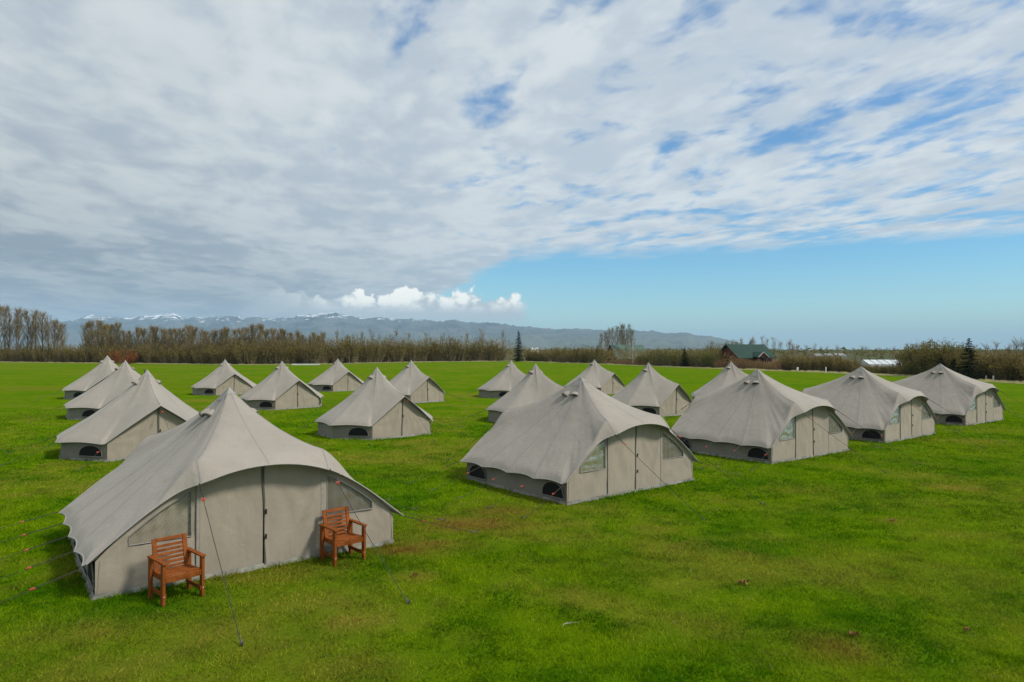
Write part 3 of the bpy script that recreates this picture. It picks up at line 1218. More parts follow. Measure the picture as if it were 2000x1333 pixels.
# arched tents: front-left and front-right base corners measured on the ground
def place_arched(fl, fr, label, seed, **kw):
    a, c = ground_at(*fl), ground_at(*fr)
    d = (c - a).normalized()
    ang = math.atan2(d.y, d.x)
    mid = (a + c) / 2
    n = Vector((-d.y, d.x, 0))
    cen = mid + n * (AD / 2)
    return build_arched((cen.x, cen.y, 0), ang, label, seed, **kw)


place_arched((184, 1172), (769, 1061), 'nearest grey canvas tent with arched front and two wooden chairs before its door', 1.3, curtain=True, long_left=True)
place_arched((1103, 988), (1357, 938), 'grey arched tent in the middle with a dark side wall and glossy left window', 4.1)
place_arched((1513, 906), (1653, 881.5), 'second arched tent of the right-hand row with a creased arch over its window', 7.7, crease=0.016)
place_arched((1731, 865.5), (1824, 848), 'third arched tent of the right-hand row, between two other arched tents', 9.2)
place_arched((1888, 832), (1957.5, 820.5), 'farthest arched tent at the right edge of the camp', 12.9)

BELLS = [  # u of the apex, depth, door angle, label
    (283, 25.9, 40, 'largest bell tent on the left, behind the nearest arched tent'),
    (243, 39.5, 41, 'bell tent half hidden behind the largest bell tent on the left'),
    (208, 54.5, 42, 'farthest bell tent of the three overlapping on the left'),
    (440, 59.0, 42, 'small far bell tent standing alone above the nearest tent'),
    (552, 45.5, 42, 'bell tent just right of the nearest tent peak, second from the front'),
    (659, 64.0, 42, 'farthest bell tent at left centre with a white board near it'),
    (736, 31.2, 42, 'bright bell tent with sunlit right edge in the middle of the left camp'),
    (801, 50.5, 42, 'bell tent behind the bright one, rightmost of the left camp'),
    (996, 55.5, 39, 'leftmost far bell tent of the right camp'),
    (1046, 36.8, 39, 'bell tent partly hidden behind the middle arched tent'),
    (1160, 60.0, 39, 'far bell tent in line with the green-roofed cabin behind the hedge'),
    (1265, 41.0, 39, 'bell tent showing its door edge-on between two arched tents'),
    (1425, 47.0, 39, 'far bell tent behind the second arched tent of the right row'),
]
protos = [build_bell(q) for q in (2.2, 5.9, 8.4, 11.3, 14.6)]
for i, (u, dep, ang, lab) in enumerate(BELLS):
    o = protos[i] if i < 5 else copy_tree(protos[(i * 2 + 1) % 5])
    p = at_depth(u, dep)
    o.location = (p.x, p.y, 0)
    o.rotation_euler = (0, 0, R(ang + (2.5 if i % 3 == 1 else -1.5 if i % 3 == 2 else 0)))
    sc_ = {0: (1.12, 1.10, 1.02), 1: (1.16, 1.14, 1.07), 2: (1.18, 1.15, 1.12)}.get(i, (1.03 + 0.02 * math.sin(i * 2.1), 1.03, 1.0 + 0.02 * math.sin(i * 3.7)))
    o.scale = sc_
    tag(o, lab, 'tent', 'bell tents with A-shaped doors')

# ------------------------------------------------------------------ wooden armchairs
def build_chair(loc, rz, label):
    root = thing('wooden_armchair', loc, rz, label, 'chair', 'wooden armchairs at the tent door')
    W, Dp = 0.62, 0.56         # local front = -Y
    wd = M['wood']

    def part(name, c, s, rot=None, par=root):
        bb = MB()
        bb.box((0, 0, 0), s)
        o = bb.build(name, wd, par)
        o.location = c
        if rot is not None:
            o.rotation_euler = rot
        return bevel(o, 0.005)
    hx = W / 2
    for s in (-1, 1):
        lg = part('leg', (s * (hx - 0.022), -Dp / 2 + 0.04, 0.305), (0.044, 0.085, 0.61))
        rl = part('leg', (s * (hx - 0.022), Dp / 2 - 0.04, 0.305), (0.044, 0.085, 0.61))
        part('arm', (s * (hx - 0.028), -0.005, 0.625), (0.075, Dp + 0.05, 0.028))
        part('stretcher', (s * (hx - 0.05), 0, 0.135), (0.026, Dp - 0.02, 0.06))
        part('side_rail', (s * (hx - 0.057), 0, 0.375), (0.024, Dp - 0.02, 0.085))
        bb = MB()
        bb.tube([(0, -Dp / 2 - 0.004, 0.14), (0, -Dp / 2 + 0.01, 0.14)], 0.010, 8)
        bo = bb.build('bolt', M['steel'], lg)
        bo.location = (0, 0.285 - 0.04 + 0.0 + 0.28 - 0.285, -0.305)
    part('front_rail', (0, -Dp / 2 + 0.030, 0.372), (W - 0.135, 0.026, 0.09))
    for i in range(6):
        y = -Dp / 2 + 0.075 + i * 0.078
        part('seat_slat', (0, y, 0.426 - 0.006 * i), (W - 0.10, 0.066, 0.020), (R(-3.5), 0, 0))
    tilt = R(-13)
    # leaning back frame
    bk = Vector((0, Dp / 2 - 0.105, 0.40))
    rot = Matrix.Rotation(tilt, 4, 'X')

    def bp(x, z, y=0.0):
        q = rot @ Vector((x, y, z))
        return bk + q
    for s in (-1, 1):
        c = bp(s * (hx - 0.083), 0.235)
        part('back_stile', c, (0.070, 0.026, 0.51), (tilt, 0, 0))
    part('top_rail', bp(0, 0.462), (W - 0.24, 0.024, 0.056), (tilt, 0, 0))
    for i in range(6):
        part('back_slat', bp(0, 0.045 + i * 0.064, 0.002), (W - 0.24, 0.016, 0.043), (tilt, 0, 0))
    return root


def place_chair(fl, fr, label):
    a, c = ground_at(*fl), ground_at(*fr)
    d = (c - a).normalized()
    n = Vector((-d.y, d.x, 0))
    cen = (a + c) / 2 + n * 0.26
    return build_chair((cen.x, cen.y, 0.0), math.atan2(d.y, d.x), label)


place_chair((318, 1185), (397, 1164), 'wooden armchair on the left, under the left window of the nearest tent')
place_chair((653, 1107), (713, 1093), 'wooden armchair on the right of the nearest tent door, below the right window')

# ------------------------------------------------------------------ trees and bushes
def foliage_mat(name, c1, c2, rough=0.85, trans=0.25):
    m, N, out = mat_new(name)
    oi = N.new('ShaderNodeObjectInfo').outputs['Random']
    geo = N.new('ShaderNodeNewGeometry')
    n = N.noise(geo.outputs['Position'], 0.9, 3, 0.6)
    f = N.m('ADD', N.m('MULTIPLY', N.rng(n, 0.3, 0.7), 0.6), N.m('MULTIPLY', oi, 0.4))
    c = N.mix(f, c1, c2)
    b = principled(N, None, c, rough, None, 0.15)
    tr = N.new('ShaderNodeBsdfTranslucent')
    N.put(tr.inputs[0], c)
    mx = N.new('ShaderNodeMixShader')
    mx.inputs[0].default_value = trans
    N.put(mx.inputs[1], b.outputs[0])
    N.put(mx.inputs[2], tr.outputs[0])
    N.put(out.inputs[0], mx.outputs[0])
    return m


M['bark'] = foliage_mat('tree_bark', (0.11, 0.09, 0.065), (0.19, 0.16, 0.12), 0.9, 0.0)
M['pale_bark'] = foliage_mat('pale_bark', (0.20, 0.185, 0.15), (0.30, 0.28, 0.23), 0.9, 0.0)
M['twig'] = foliage_mat('bare_twigs', (0.210, 0.145, 0.068), (0.335, 0.240, 0.120), 0.9, 0.1)
M['bud_olive'] = foliage_mat('olive_buds', (0.160, 0.138, 0.026), (0.245, 0.200, 0.040))
M['bud_rust'] = foliage_mat('rust_buds', (0.22, 0.098, 0.045), (0.30, 0.15, 0.06))
M['leaf_green'] = foliage_mat('young_leaves', (0.095, 0.130, 0.022), (0.170, 0.195, 0.035))
M['leaf_grey'] = foliage_mat('grey_green_leaves', (0.15, 0.175, 0.10), (0.24, 0.26, 0.16))
M['needle'] = foliage_mat('dark_needles', (0.012, 0.022, 0.010), (0.026, 0.042, 0.016), 0.8, 0.05)
M['orange'] = foliage_mat('rust_orange_leaves', (0.25, 0.075, 0.018), (0.36, 0.125, 0.03))


class TreeMesh:
    def __init__(self, seed):
        self.r = random.Random(seed)
        self.wood = MB()
        self.v, self.f, self.mi = [], [], []

    def rdir(self):
        r = self.r
        while True:
            d = Vector((r.uniform(-1, 1), r.uniform(-1, 1), r.uniform(-1, 1)))
            if 0.05 < d.length < 1:
                return d.normalized()

    def twig(self, p, d, L, w):
        s = d.cross(self.rdir()).normalized() * w * 0.5
        n = len(self.v)
        bend = p + d * (L * 0.55) + self.rdir() * L * 0.06
        self.v += [p - s, p + s, bend + s * 0.7, bend - s * 0.7, p + d * L + self.rdir() * L * 0.12]
        self.f += [(n, n + 1, n + 2, n + 3), (n + 3, n + 2, n + 4)]
        self.mi += [0, 0]

    def leaf(self, p, s):
        a = self.rdir()
        b = a.cross(self.rdir()).normalized()
        n = len(self.v)
        self.v += [p - a * s * 0.5, p + b * s * 0.32, p + a * s * 0.5, p - b * s * 0.32]
        self.f.append((n, n + 1, n + 2, n + 3))
        self.mi.append(1)

    def limb(self, pts, r0, r1, sides=5):
        m = len(pts)
        self.wood.tube(pts, [r0 + (r1 - r0) * i / (m - 1) for i in range(m)], sides)

    def finish(self, bark, twig, leaf):
        tm = mesh_data('trunk', self.wood.v, self.wood.f, bark, True)
        cm = mesh_data('crown', self.v, self.f, twig)
        cm.materials.append(leaf)
        cm.polygons.foreach_set('material_index', self.mi)
        cm.update()
        return tm, cm


def upright_tree(seed, H, spread, n_limb, n_twig, lean, start, leaf_n, leaf_s, bark, twig, leaf, tw=0.045):
    T = TreeMesh(seed)
    r = T.r
    pts = [Vector((0.25 * math.sin(i * 1.3 + seed) * i / 6, 0.25 * math.cos(i * 1.7 + seed) * i / 6, H * 0.97 * i / 6)) for i in range(7)]
    T.limb(pts, 0.016 * H * 0.75, 0.012, 7)

    def trunk_at(z):
        q = max(0, min(5.999, z / (H * 0.97) * 6))
        k = int(q)
        return pts[k].lerp(pts[k + 1], q - k)
    for _ in range(n_limb):
        f = start + (1 - start) * r.random() ** 0.85
        z = H * f * 0.95
        a = r.uniform(0, 2 * math.pi)
        L = spread * (1.15 - 0.75 * f) * r.uniform(0.6, 1.2)
        up = lean * r.uniform(0.8, 1.25)
        d = Vector((math.cos(a), math.sin(a), up)).normalized()
        L2 = L / max(0.2, math.hypot(d.x, d.y))
        L2 = min(L2, H * 1.02 - z + 0.3)
        b0 = trunk_at(z)
        b1 = b0 + d * L2 * 0.5
        b2 = b0 + (d + Vector((0, 0, 0.25))).normalized() * L2
        T.limb([b0, b1, b2], 0.006 * H * 0.5 * (1.2 - f) + 0.012, 0.006, 3)
        for k in range(n_twig):
            q = r.uniform(0.15, 1.0)
            p = b0.lerp(b1, q * 2) if q < 0.5 else b1.lerp(b2, q * 2 - 1)
            dd = (d * 0.7 + T.rdir() * 0.75 + Vector((0, 0, 0.35))).normalized()
            Lt = r.uniform(0.35, 1.0) * (0.55 + 0.06 * H)
            T.twig(p, dd, Lt, tw * r.uniform(0.6, 1.2))
            for _k in range(leaf_n):
                T.leaf(p + dd * Lt * r.uniform(0.2, 1.05) + T.rdir() * 0.08, leaf_s * r.uniform(0.6, 1.3))
    return T.finish(bark, twig, leaf)


def bushy(seed, H, W, stems, n_twig, leaf_n, leaf_s, bark, twig, leaf, tw=0.04):
    T = TreeMesh(seed)
    r = T.r
    for _ in range(stems):
        a = r.uniform(0, 2 * math.pi)
        rad = W * 0.5 * math.sqrt(r.random())
        h = H * r.uniform(0.6, 1.03) * (1 - 0.35 * (rad / (W * 0.5)) ** 2)
        b0 = Vector((math.cos(a) * rad * 0.45, math.sin(a) * rad * 0.45, 0))
        b2 = Vector((math.cos(a) * rad, math.sin(a) * rad, h))
        b1 = b0.lerp(b2, 0.5) + Vector((math.cos(a), math.sin(a), 0)) * 0.05 * W * r.uniform(-1, 1)
        T.limb([b0, b1, b2], 0.007 * H + 0.008, 0.006, 4)
        for k in range(n_twig):
            q = r.uniform(0.08, 1.0)
            p = b0.lerp(b1, q * 2) if q < 0.5 else b1.lerp(b2, q * 2 - 1)
            dd = ((b2 - b0).normalized() * 0.55 + T.rdir() * 0.8 + Vector((0, 0, 0.25))).normalized()
            Lt = r.uniform(0.3, 0.9) * (0.35 + 0.07 * H)
            T.twig(p, dd, Lt, tw * r.uniform(0.6, 1.2))
            for _k in range(leaf_n):
                T.leaf(p + dd * Lt * r.uniform(0.1, 1.05) + T.rdir() * 0.1, leaf_s * r.uniform(0.6, 1.35))
    return T.finish(bark, twig, leaf)


def spruce(seed, H, W):
    T = TreeMesh(seed)
    r = T.r
    T.limb([Vector((0, 0, 0)), Vector((0.02, 0, H * 0.5)), Vector((0, 0, H))], 0.017 * H, 0.008, 6)
    tiers = 26
    for i in range(tiers):
        f = i / (tiers - 1)
        z = H * (0.05 + 0.93 * f)
        L = W * 0.5 * (1 - f) ** 0.85 + 0.10
        nb = int(9 - 4 * f)
        for k in range(nb):
            a = 2 * math.pi * (k + r.random() * 0.8) / nb + i
            Lk = L * r.uniform(0.65, 1.12)
            d = Vector((math.cos(a), math.sin(a), -0.28 + 0.5 * f)).normalized()
            p0 = Vector((0, 0, z + r.uniform(-0.1, 0.1)))
            tip = p0 + d * Lk
            T.limb([p0, tip], 0.02, 0.006, 3)
            side = Vector((-math.sin(a), math.cos(a), 0))
            for q in range(9):
                t = 0.15 + 0.85 * q / 8
                p = p0.lerp(tip, t)
                for s in (-1, 1):
                    dd = (d * 0.8 + side * s * 0.75 + Vector((0, 0, -0.25 + r.uniform(-0.2, 0.2)))).normalized()
                    Lt = (0.16 + 0.32 * Lk * (1.1 - t)) * r.uniform(0.7, 1.2)
                    w = 0.11
                    sd = dd.cross(Vector((0, 0, 1))).normalized() * w
                    n = len(T.v)
                    T.v += [p - sd * 0.6, p + sd * 0.6, p + dd * Lt]
                    T.f.append((n, n + 1, n + 2))
                    T.mi.append(1)
                    T.v += [p + Vector((0, 0, 0.07)), p - Vector((0, 0, 0.10)), p + dd * Lt * 0.9]
                    T.f.append((n + 3, n + 4, n + 5))
                    T.mi.append(1)
    return T.finish(M['bark'], M['needle'], M['needle'])


KIND = {
    'poplar': [(upright_tree(s, 14.0, 2.3, 62, 13, 2.2, 0.16, 1, 0.15, M['bark'], M['twig'], M['bud_olive'], 0.055), 14.0) for s in (1, 2, 3, 4)],
    'bare': [(upright_tree(20 + s, 9.0, 2.1, 66, 15, 1.8, 0.12, 2, 0.13, M['bark'], M['twig'], M['bud_olive'], 0.045), 9.0) for s in (1, 2, 3, 4)],
    'willow': [(bushy(40 + s, 6.0, 4.4, 60, 20, 3, 0.15, M['bark'], M['twig'], M['bud_olive'], 0.045), 6.0) for s in (1, 2, 3, 4)],
    'green': [(bushy(60 + s, 4.0, 3.4, 40, 15, 3, 0.13, M['bark'], M['twig'], M['leaf_green'], 0.035), 4.0) for s in (1, 2, 3)],
    'rust': [(bushy(80 + s, 3.4, 3.2, 40, 15, 2, 0.12, M['bark'], M['twig'], M['bud_rust'], 0.035), 3.4) for s in (1, 2)],
    'aspen': [(upright_tree(90 + s, 12.0, 1.7, 46, 9, 2.3, 0.15, 2, 0.20, M['pale_bark'], M['twig'], M['leaf_grey'], 0.05), 12.0) for s in (1, 2, 3)],
    'thin': [(upright_tree(110 + s, 6.0, 1.1, 26, 8, 1.8, 0.3, 0, 0.1, M['bark'], M['twig'], M['bud_olive'], 0.03), 6.0) for s in (1, 2, 3)],
    'spruce': [(spruce(130 + s, 9.0, 4.2), 9.0) for s in (1, 2)],
    'orange': [(bushy(150, 3.2, 4.2, 44, 16, 3, 0.16, M['bark'], M['orange'], M['orange'], 0.05), 3.2)],
}
NAMES = {'poplar': ('poplar_tree', 'tree'), 'bare': ('bare_tree', 'tree'), 'willow': ('willow_bush', 'bush'), 'green': ('green_bush', 'bush'),
         'rust': ('rust_bush', 'bush'), 'aspen': ('aspen_tree', 'tree'), 'thin': ('thin_tree', 'tree'), 'spruce': ('spruce_tree', 'tree'), 'orange': ('orange_bush', 'bush')}
trng = random.Random(5)


def plant(kind, u, off, v_top, label, group=None, widen=1.0):
    """a tree rooted off metres behind the field edge, its top reaching v_top"""
    d = edge_depth_u(u) + off
    p = at_depth(u, d)
    H = max(1.2, height_at(v_top, d))
    (tm, cm), h0 = KIND[kind][trng.randrange(len(KIND[kind]))]
    s = H / h0
    sx = s ** 0.7 * widen * trng.uniform(0.9, 1.15)
    name, cat = NAMES[kind]
    o = thing(name, (p.x, p.y, -0.1), trng.uniform(0, 6.28), label, cat, group)
    o.scale = (sx, sx, s)
    link('trunk', tm, o)
    link('crown', cm, o)
    return o


ORD = 'first second third fourth fifth sixth seventh eighth ninth tenth eleventh twelfth thirteenth fourteenth fifteenth sixteenth seventeenth eighteenth nineteenth twentieth'.split()
LANDMARKS = [(150, 'left of the overlapping bell tents'), (300, 'above the overlapping bell tents'), (390, 'right of the overlapping bell tents'), (500, 'above the lone far bell tent'),
             (605, 'above the bell tent next to the nearest peak'), (705, 'above the farthest left-centre bell tent'), (770, 'above the bright bell tent'),
             (850, 'above the rightmost bell tent of the left camp'), (930, 'over the open grass between both camps'), (1000, 'just left of the spruce'),
             (1300, 'just right of the pale-roofed cabin'), (1350, 'around the dark conifer between the cabins'), (1420, 'close to the gable of the dark-roofed cabin'),
             (1470, 'in front of the dark-roofed gable'), (1500, 'below the small porch gable'), (1580, 'at the right end of the dark-roofed cabin'), (1660, 'before the three distant greenhouses'), (1760, 'beside the long white greenhouse'),
             (1800, 'at the left end of the right grove'), (1850, 'behind the peak of the farthest arched tent'), (1910, 'round the tall dark spruce'), (1960, 'above the two short white posts'), (5000, 'at the right edge of the picture')]


def row(kind, u0, u1, step, off, vtop, label, group, jv=5, widen=1.0, ju=0.35):
    """vtop: number or list of (u, v)"""
    u = u0
    n = 0
    total = int((u1 - u0) / step + 1e-6) + 1
    while u <= u1:
        uu = u + trng.uniform(-ju, ju) * step
        v = vtop if not isinstance(vtop, list) else float(np.interp(uu, [q[0] for q in vtop], [q[1] for q in vtop]))
        lab = label
        if '@' in lab:
            lab = lab.replace('@', next(t for lim, t in LANDMARKS if uu < lim))
        lab = lab.replace('#R', ORD[min(total - 1 - n, 19)]).replace('#L', ORD[min(n, 19)])
        plant(kind, uu, off * trng.uniform(0.6, 1.4), v + trng.uniform(-jv * 0.5, jv), lab, group, widen)
        u += step
        n += 1
    return n


tot = 0
tot += row('poplar', -75, 130, 10.5, 9, [(-75, 610), (0, 607), (70, 610), (100, 620), (118, 627), (132, 642)], 'tall bare poplar, #R from the right end of the far left row', 'poplars at the far left', 10)
tot += row('willow', -70, 165, 13, 5, 673, 'low brown-olive bush at the foot of the tall poplars', 'bushes under the poplars', 5, 1.15)
tot += row('bare', 170, 235, 10, 12, 633, 'bare tree, #L from the left in the clump beside the poplars', 'bare clump right of the poplars', 6)
tot += row('bare', 245, 640, 12.5, 10, [(245, 648), (265, 640), (300, 645), (350, 641), (420, 646), (510, 640), (560, 650), (640, 654)], 'leafless grey-brown tree in the far belt @', 'leafless tree belt above the far bell tents', 7)
tot += row('willow', 178, 640, 15, 4, [(178, 670), (300, 672), (420, 668), (520, 660), (640, 660)], 'brown-green bush in the far hedge @', 'hedge under the leafless belt', 6, 1.2)
tot += row('willow', 182, 640, 18, 15, [(182, 655), (300, 655), (420, 656), (520, 652), (640, 656)], 'tall olive-brown bush between the leafless trees @', 'tall bushes between the leafless trees', 6, 1.2)
tot += row('thin', 250, 640, 24, 6, [(250, 650), (400, 645), (640, 650)], 'thin bare sapling in the far belt @', 'saplings in the far belt', 8)
tot += row('willow', 650, 985, 12.5, 6, [(650, 657), (680, 650), (720, 656), (800, 656), (900, 658), (985, 658)], 'olive-brown willow bush in the thick hedge @', 'thick willow hedge', 5, 1.15)
tot += row('thin', 660, 985, 36, 8, [(660, 648), (985, 648)], 'thin twiggy sapling topping the willow hedge @', 'saplings above the willow hedge', 6)
tot += row('willow', 1030, 1180, 13, 6, [(1030, 679), (1060, 679), (1090, 674), (1150, 669), (1180, 673)], 'low brown willow bush between the spruce and the pale-roofed cabin', 'low willows left of the pale-roofed cabin', 4, 1.15)
tot += row('green', 1035, 1180, 32, 3, 689, 'green-leaved bush at the hedge foot right of the spruce', 'green bushes right of the spruce', 4, 1.1)
tot += row('aspen', 1174, 1244, 7.8, 48, [(1174, 650), (1190, 645), (1205, 640), (1225, 638), (1244, 647)], 'tall grey-green aspen, #L from the left in the feathery clump', 'feathery aspens', 5)
tot += row('rust', 1180, 1262, 11, 2.5, 700, 'red-brown bush in front of the pale-roofed cabin', 'red-brown bushes at the pale-roofed cabin', 4, 1.1)
tot += row('green', 1255, 1405, 13, 5, [(1255, 682), (1290, 676), (1330, 683), (1380, 678), (1405, 672)], 'dark green bush in the field hedge @', 'green hedge between the cabins', 4, 1.2)
tot += row('willow', 1262, 1405, 21, 12, [(1262, 681), (1300, 677), (1350, 684), (1405, 668)], 'brown-olive bush behind the green hedge between the cabins', 'olive bushes between the cabins', 4)
tot += row('rust', 1408, 1532, 13.5, 3, [(1408, 694), (1470, 698), (1500, 706), (1532, 700)], 'red-brown bush @', 'red-brown bushes at the dark-roofed cabin', 4, 1.1)
tot += row('willow', 1392, 1440, 16, 30, 663, 'olive tree close behind the gable of the dark green-roofed cabin', 'olive trees behind the cabin gable', 4)
tot += row('thin', 1440, 1560, 12, 42, [(1440, 662), (1500, 660), (1560, 674)], 'twiggy tree rising behind the roof of the dark green-roofed cabin', 'twiggy trees behind the cabin roof', 8)
tot += row('willow', 1540, 1775, 15, 5, [(1540, 688), (1600, 689.5), (1660, 692), (1690, 709), (1745, 709), (1775, 698)], 'brown hedge bush @', 'brown hedge at right', 4, 1.25)
tot += row('thin', 1545, 1775, 15, 40, [(1545, 677), (1600, 676), (1650, 680), (1775, 680)], 'thin bare tree on the skyline @', 'skyline saplings', 7)
tot += row('green', 1690, 1770, 20, 3, 712, 'small green bush below the long white greenhouse', 'green bushes below the greenhouse', 3, 1.2)
tot += row('willow', 1778, 1880, 14, 7, [(1778, 668), (1795, 658), (1850, 657), (1880, 664)], 'yellow-olive tree, #L from the left in the right-hand grove', 'leafy grove at right', 5, 1.15)
tot += row('green', 1784, 1886, 17, 9, [(1784, 668), (1850, 662), (1886, 668)], 'green leafy tree among the yellow-olive ones of the right grove', 'green trees of the right grove', 5, 1.2)
tot += row('green', 1780, 1900, 16, 3, 703, 'leafy green bush under the grove behind the farthest arched tent', 'bushes under the right grove', 6, 1.15)
tot += row('willow', 1905, 2080, 15, 4, 687, 'brown bush in the right-hand hedge @', 'brown hedge at the right edge', 5, 1.25)
tot += row('thin', 1905, 2080, 19, 9, 668, 'thin bare tree rising above the hedge @', 'bare trees at the right edge', 9)
plant('willow', 1037, 8, 679, 'brown bush left of the tiny white house gable')
plant('willow', 1049, 5, 681, 'brown bush directly in front of the tiny white house gable', None, 1.2)
# single standouts
plant('spruce', 1013, -1.5, 645, 'dark pointed spruce standing before the willow hedge in the middle distance', None, 0.95)
plant('spruce', 1892, -0.5, 659, 'dark spruce taller than its neighbours in the right-hand grove', None, 1.15)
plant('spruce', 1838, -0.5, 696, 'small dark spruce low in the grove, left of the tall one', None, 1.5)
plant('spruce', 1862, -0.5, 699, 'squat dark spruce touching the tall one in the right grove', None, 1.5)
plant('spruce', 1466, 30, 664, 'small dark spruce tip above the dark green-roofed cabin', None, 0.9)
plant('green', 1424, 35, 662, 'bright green treetop above the gable of the dark green-roofed cabin')
plant('spruce', 1337, 2.0, 678, 'dark conifer in the hedge midway between the two cabins', None, 1.1)
plant('spruce', 1166, 6.0, 674, 'dark conifer just left of the pale-roofed cabin', None, 0.8)
plant('willow', 683, 3.0, 649, 'broad olive bush rising above the hedge left of the far bell tents', None, 1.3)
plant('willow', 430, 2.0, 668, 'dark bush behind the peak of the lone far bell tent', None, 1.4)
ob = plant('orange', 238, -4, 680, 'rust-orange bush showing above the overlapping bell tents on the left', None, 1.5)

# the mass of twigs between and behind the single bushes: nobody could count it
def thicket():
    r = np.random.default_rng(23)
    n = 80000
    u = r.uniform(-260, 2260, n)
    ed = np.interp(u, np.arange(-300, 2301, 10), [edge_depth_u(q) for q in range(-300, 2301, 10)])
    off = 4 + 22 * r.random(n) ** 1.3
    dep = ed + off
    hv = np.interp(u, [-260, 160, 300, 640, 980, 1040, 1180, 1300, 1400, 1440, 1500, 1540, 1640, 1690, 1760, 1800, 1890, 1920, 2260],
                   [674, 674, 671, 660, 661, 682, 682, 684, 682, 700, 712, 696, 697, 722, 720, 690, 690, 690, 690])
    H = CAM_H + (HORIZON_V - hv) / FPX * dep
    H = np.maximum(H, 0.8)
    x = (u - 1000) / FPX * dep
    z = H * r.random(n) ** 0.8 * r.uniform(0.8, 1.04, n)
    P = np.stack([x, dep, z], -1)
    d = r.normal(size=(n, 3)) * np.array([0.5, 0.5, 0.4]) + np.array([0, 0, 0.8])
    d /= np.linalg.norm(d, axis=1)[:, None]
    L = r.uniform(0.4, 1.2, n)[:, None]
    s = np.cross(d, r.normal(size=(n, 3)))
    s /= np.linalg.norm(s, axis=1)[:, None]
    leaf = r.random(n) < 0.42
    w = np.where(leaf, 0.11, 0.035)[:, None] * (dep[:, None] / 170) ** 0.5
    L = np.where(leaf[:, None], 0.22, L)
    V = np.stack([P - s * w, P + s * w, P + d * L], 1).reshape(-1, 3)
    F = np.arange(3 * n).reshape(-1, 3)
    me = bpy.data.meshes.new('thicket')
    me.vertices.add(3 * n)
    me.vertices.foreach_set('co', V.astype(np.float32).ravel())
    me.loops.add(3 * n)
    me.loops.foreach_set('vertex_index', F.astype(np.int32).ravel())
    me.polygons.add(n)
    me.polygons.foreach_set('loop_start', np.arange(0, 3 * n, 3, dtype=np.int32))
    me.update(calc_edges=True)
    me.materials.append(M['twig'])
    me.materials.append(M['bud_olive'])
    me.polygons.foreach_set('material_index', leaf.astype(np.int32))
    tag(link('thicket', me), 'brown and olive mass of twigs along the field edge', 'thicket', kind='stuff')


thicket()

# far low woodland on the plain, a dark line at the foot of the sky
def far_wood():
    r = np.random.default_rng(31)
    n = 9000
    u = r.uniform(-300, 2300, n)
    dep = r.uniform(260, 1500, n)
    H = r.uniform(1.5, 4.6, n) * np.where(dep > 600, 1.1, 1.0)
    x = (u - 1000) / FPX * dep
    sz = dep / 260.0
    z = H * r.random(n) ** 0.7
    P = np.stack([x, dep, z], -1)
    d = r.normal(size=(n, 3)) * np.array([1.4, 0.4, 0.35])
    s = np.cross(d, r.normal(size=(n, 3)))
    V = np.stack([P - d * 0.5 * sz[:, None] ** 0.5, P + d * 0.5 * sz[:, None] ** 0.5, P + np.array([0, 0, 1.0]) * r.uniform(0.5, 1.3, n)[:, None]], 1).reshape(-1, 3)
    me = bpy.data.meshes.new('far_wood')
    me.from_pydata(V.tolist(), [], np.arange(3 * n).reshape(-1, 3).tolist())
    me.materials.append(M['bud_olive'])
    me.materials.append(M['leaf_green'])
    me.polygons.foreach_set('material_index', (r.random(n) < 0.4).astype(np.int32))
    tag(link('far_wood', me), 'low dark scrub spread over the distant plain', 'scrub', kind='stuff')


far_wood()

# ------------------------------------------------------------------ buildings behind the hedge
M['roof_green'] = plain('dark_green_roof', (0.011, 0.048, 0.031), 0.6, 0.15, 0.8)
M['roof_pale'] = plain('pale_green_roof', (0.075, 0.130, 0.100), 0.7, 0.15, 0.8)
M['logs'] = plain('red_brown_logs', (0.175, 0.060, 0.036), 0.8, 0.25, 1.5)
M['trim'] = plain('pale_trim', (0.45, 0.38, 0.33), 0.7, 0.1, 2)
M['pane'] = plain('window_pane', (0.03, 0.035, 0.04), 0.1, 0.1, 2, 0.6)
M['glass_white'] = plain('white_greenhouse_sheet', (0.60, 0.63, 0.62), 0.35, 0.08, 0.7, 0.5)
M['white'] = plain('white_paint', (0.78, 0.78, 0.75), 0.6, 0.06, 3)
M['dark_frame'] = plain('dark_timber', (0.05, 0.045, 0.04), 0.8, 0.2, 4)


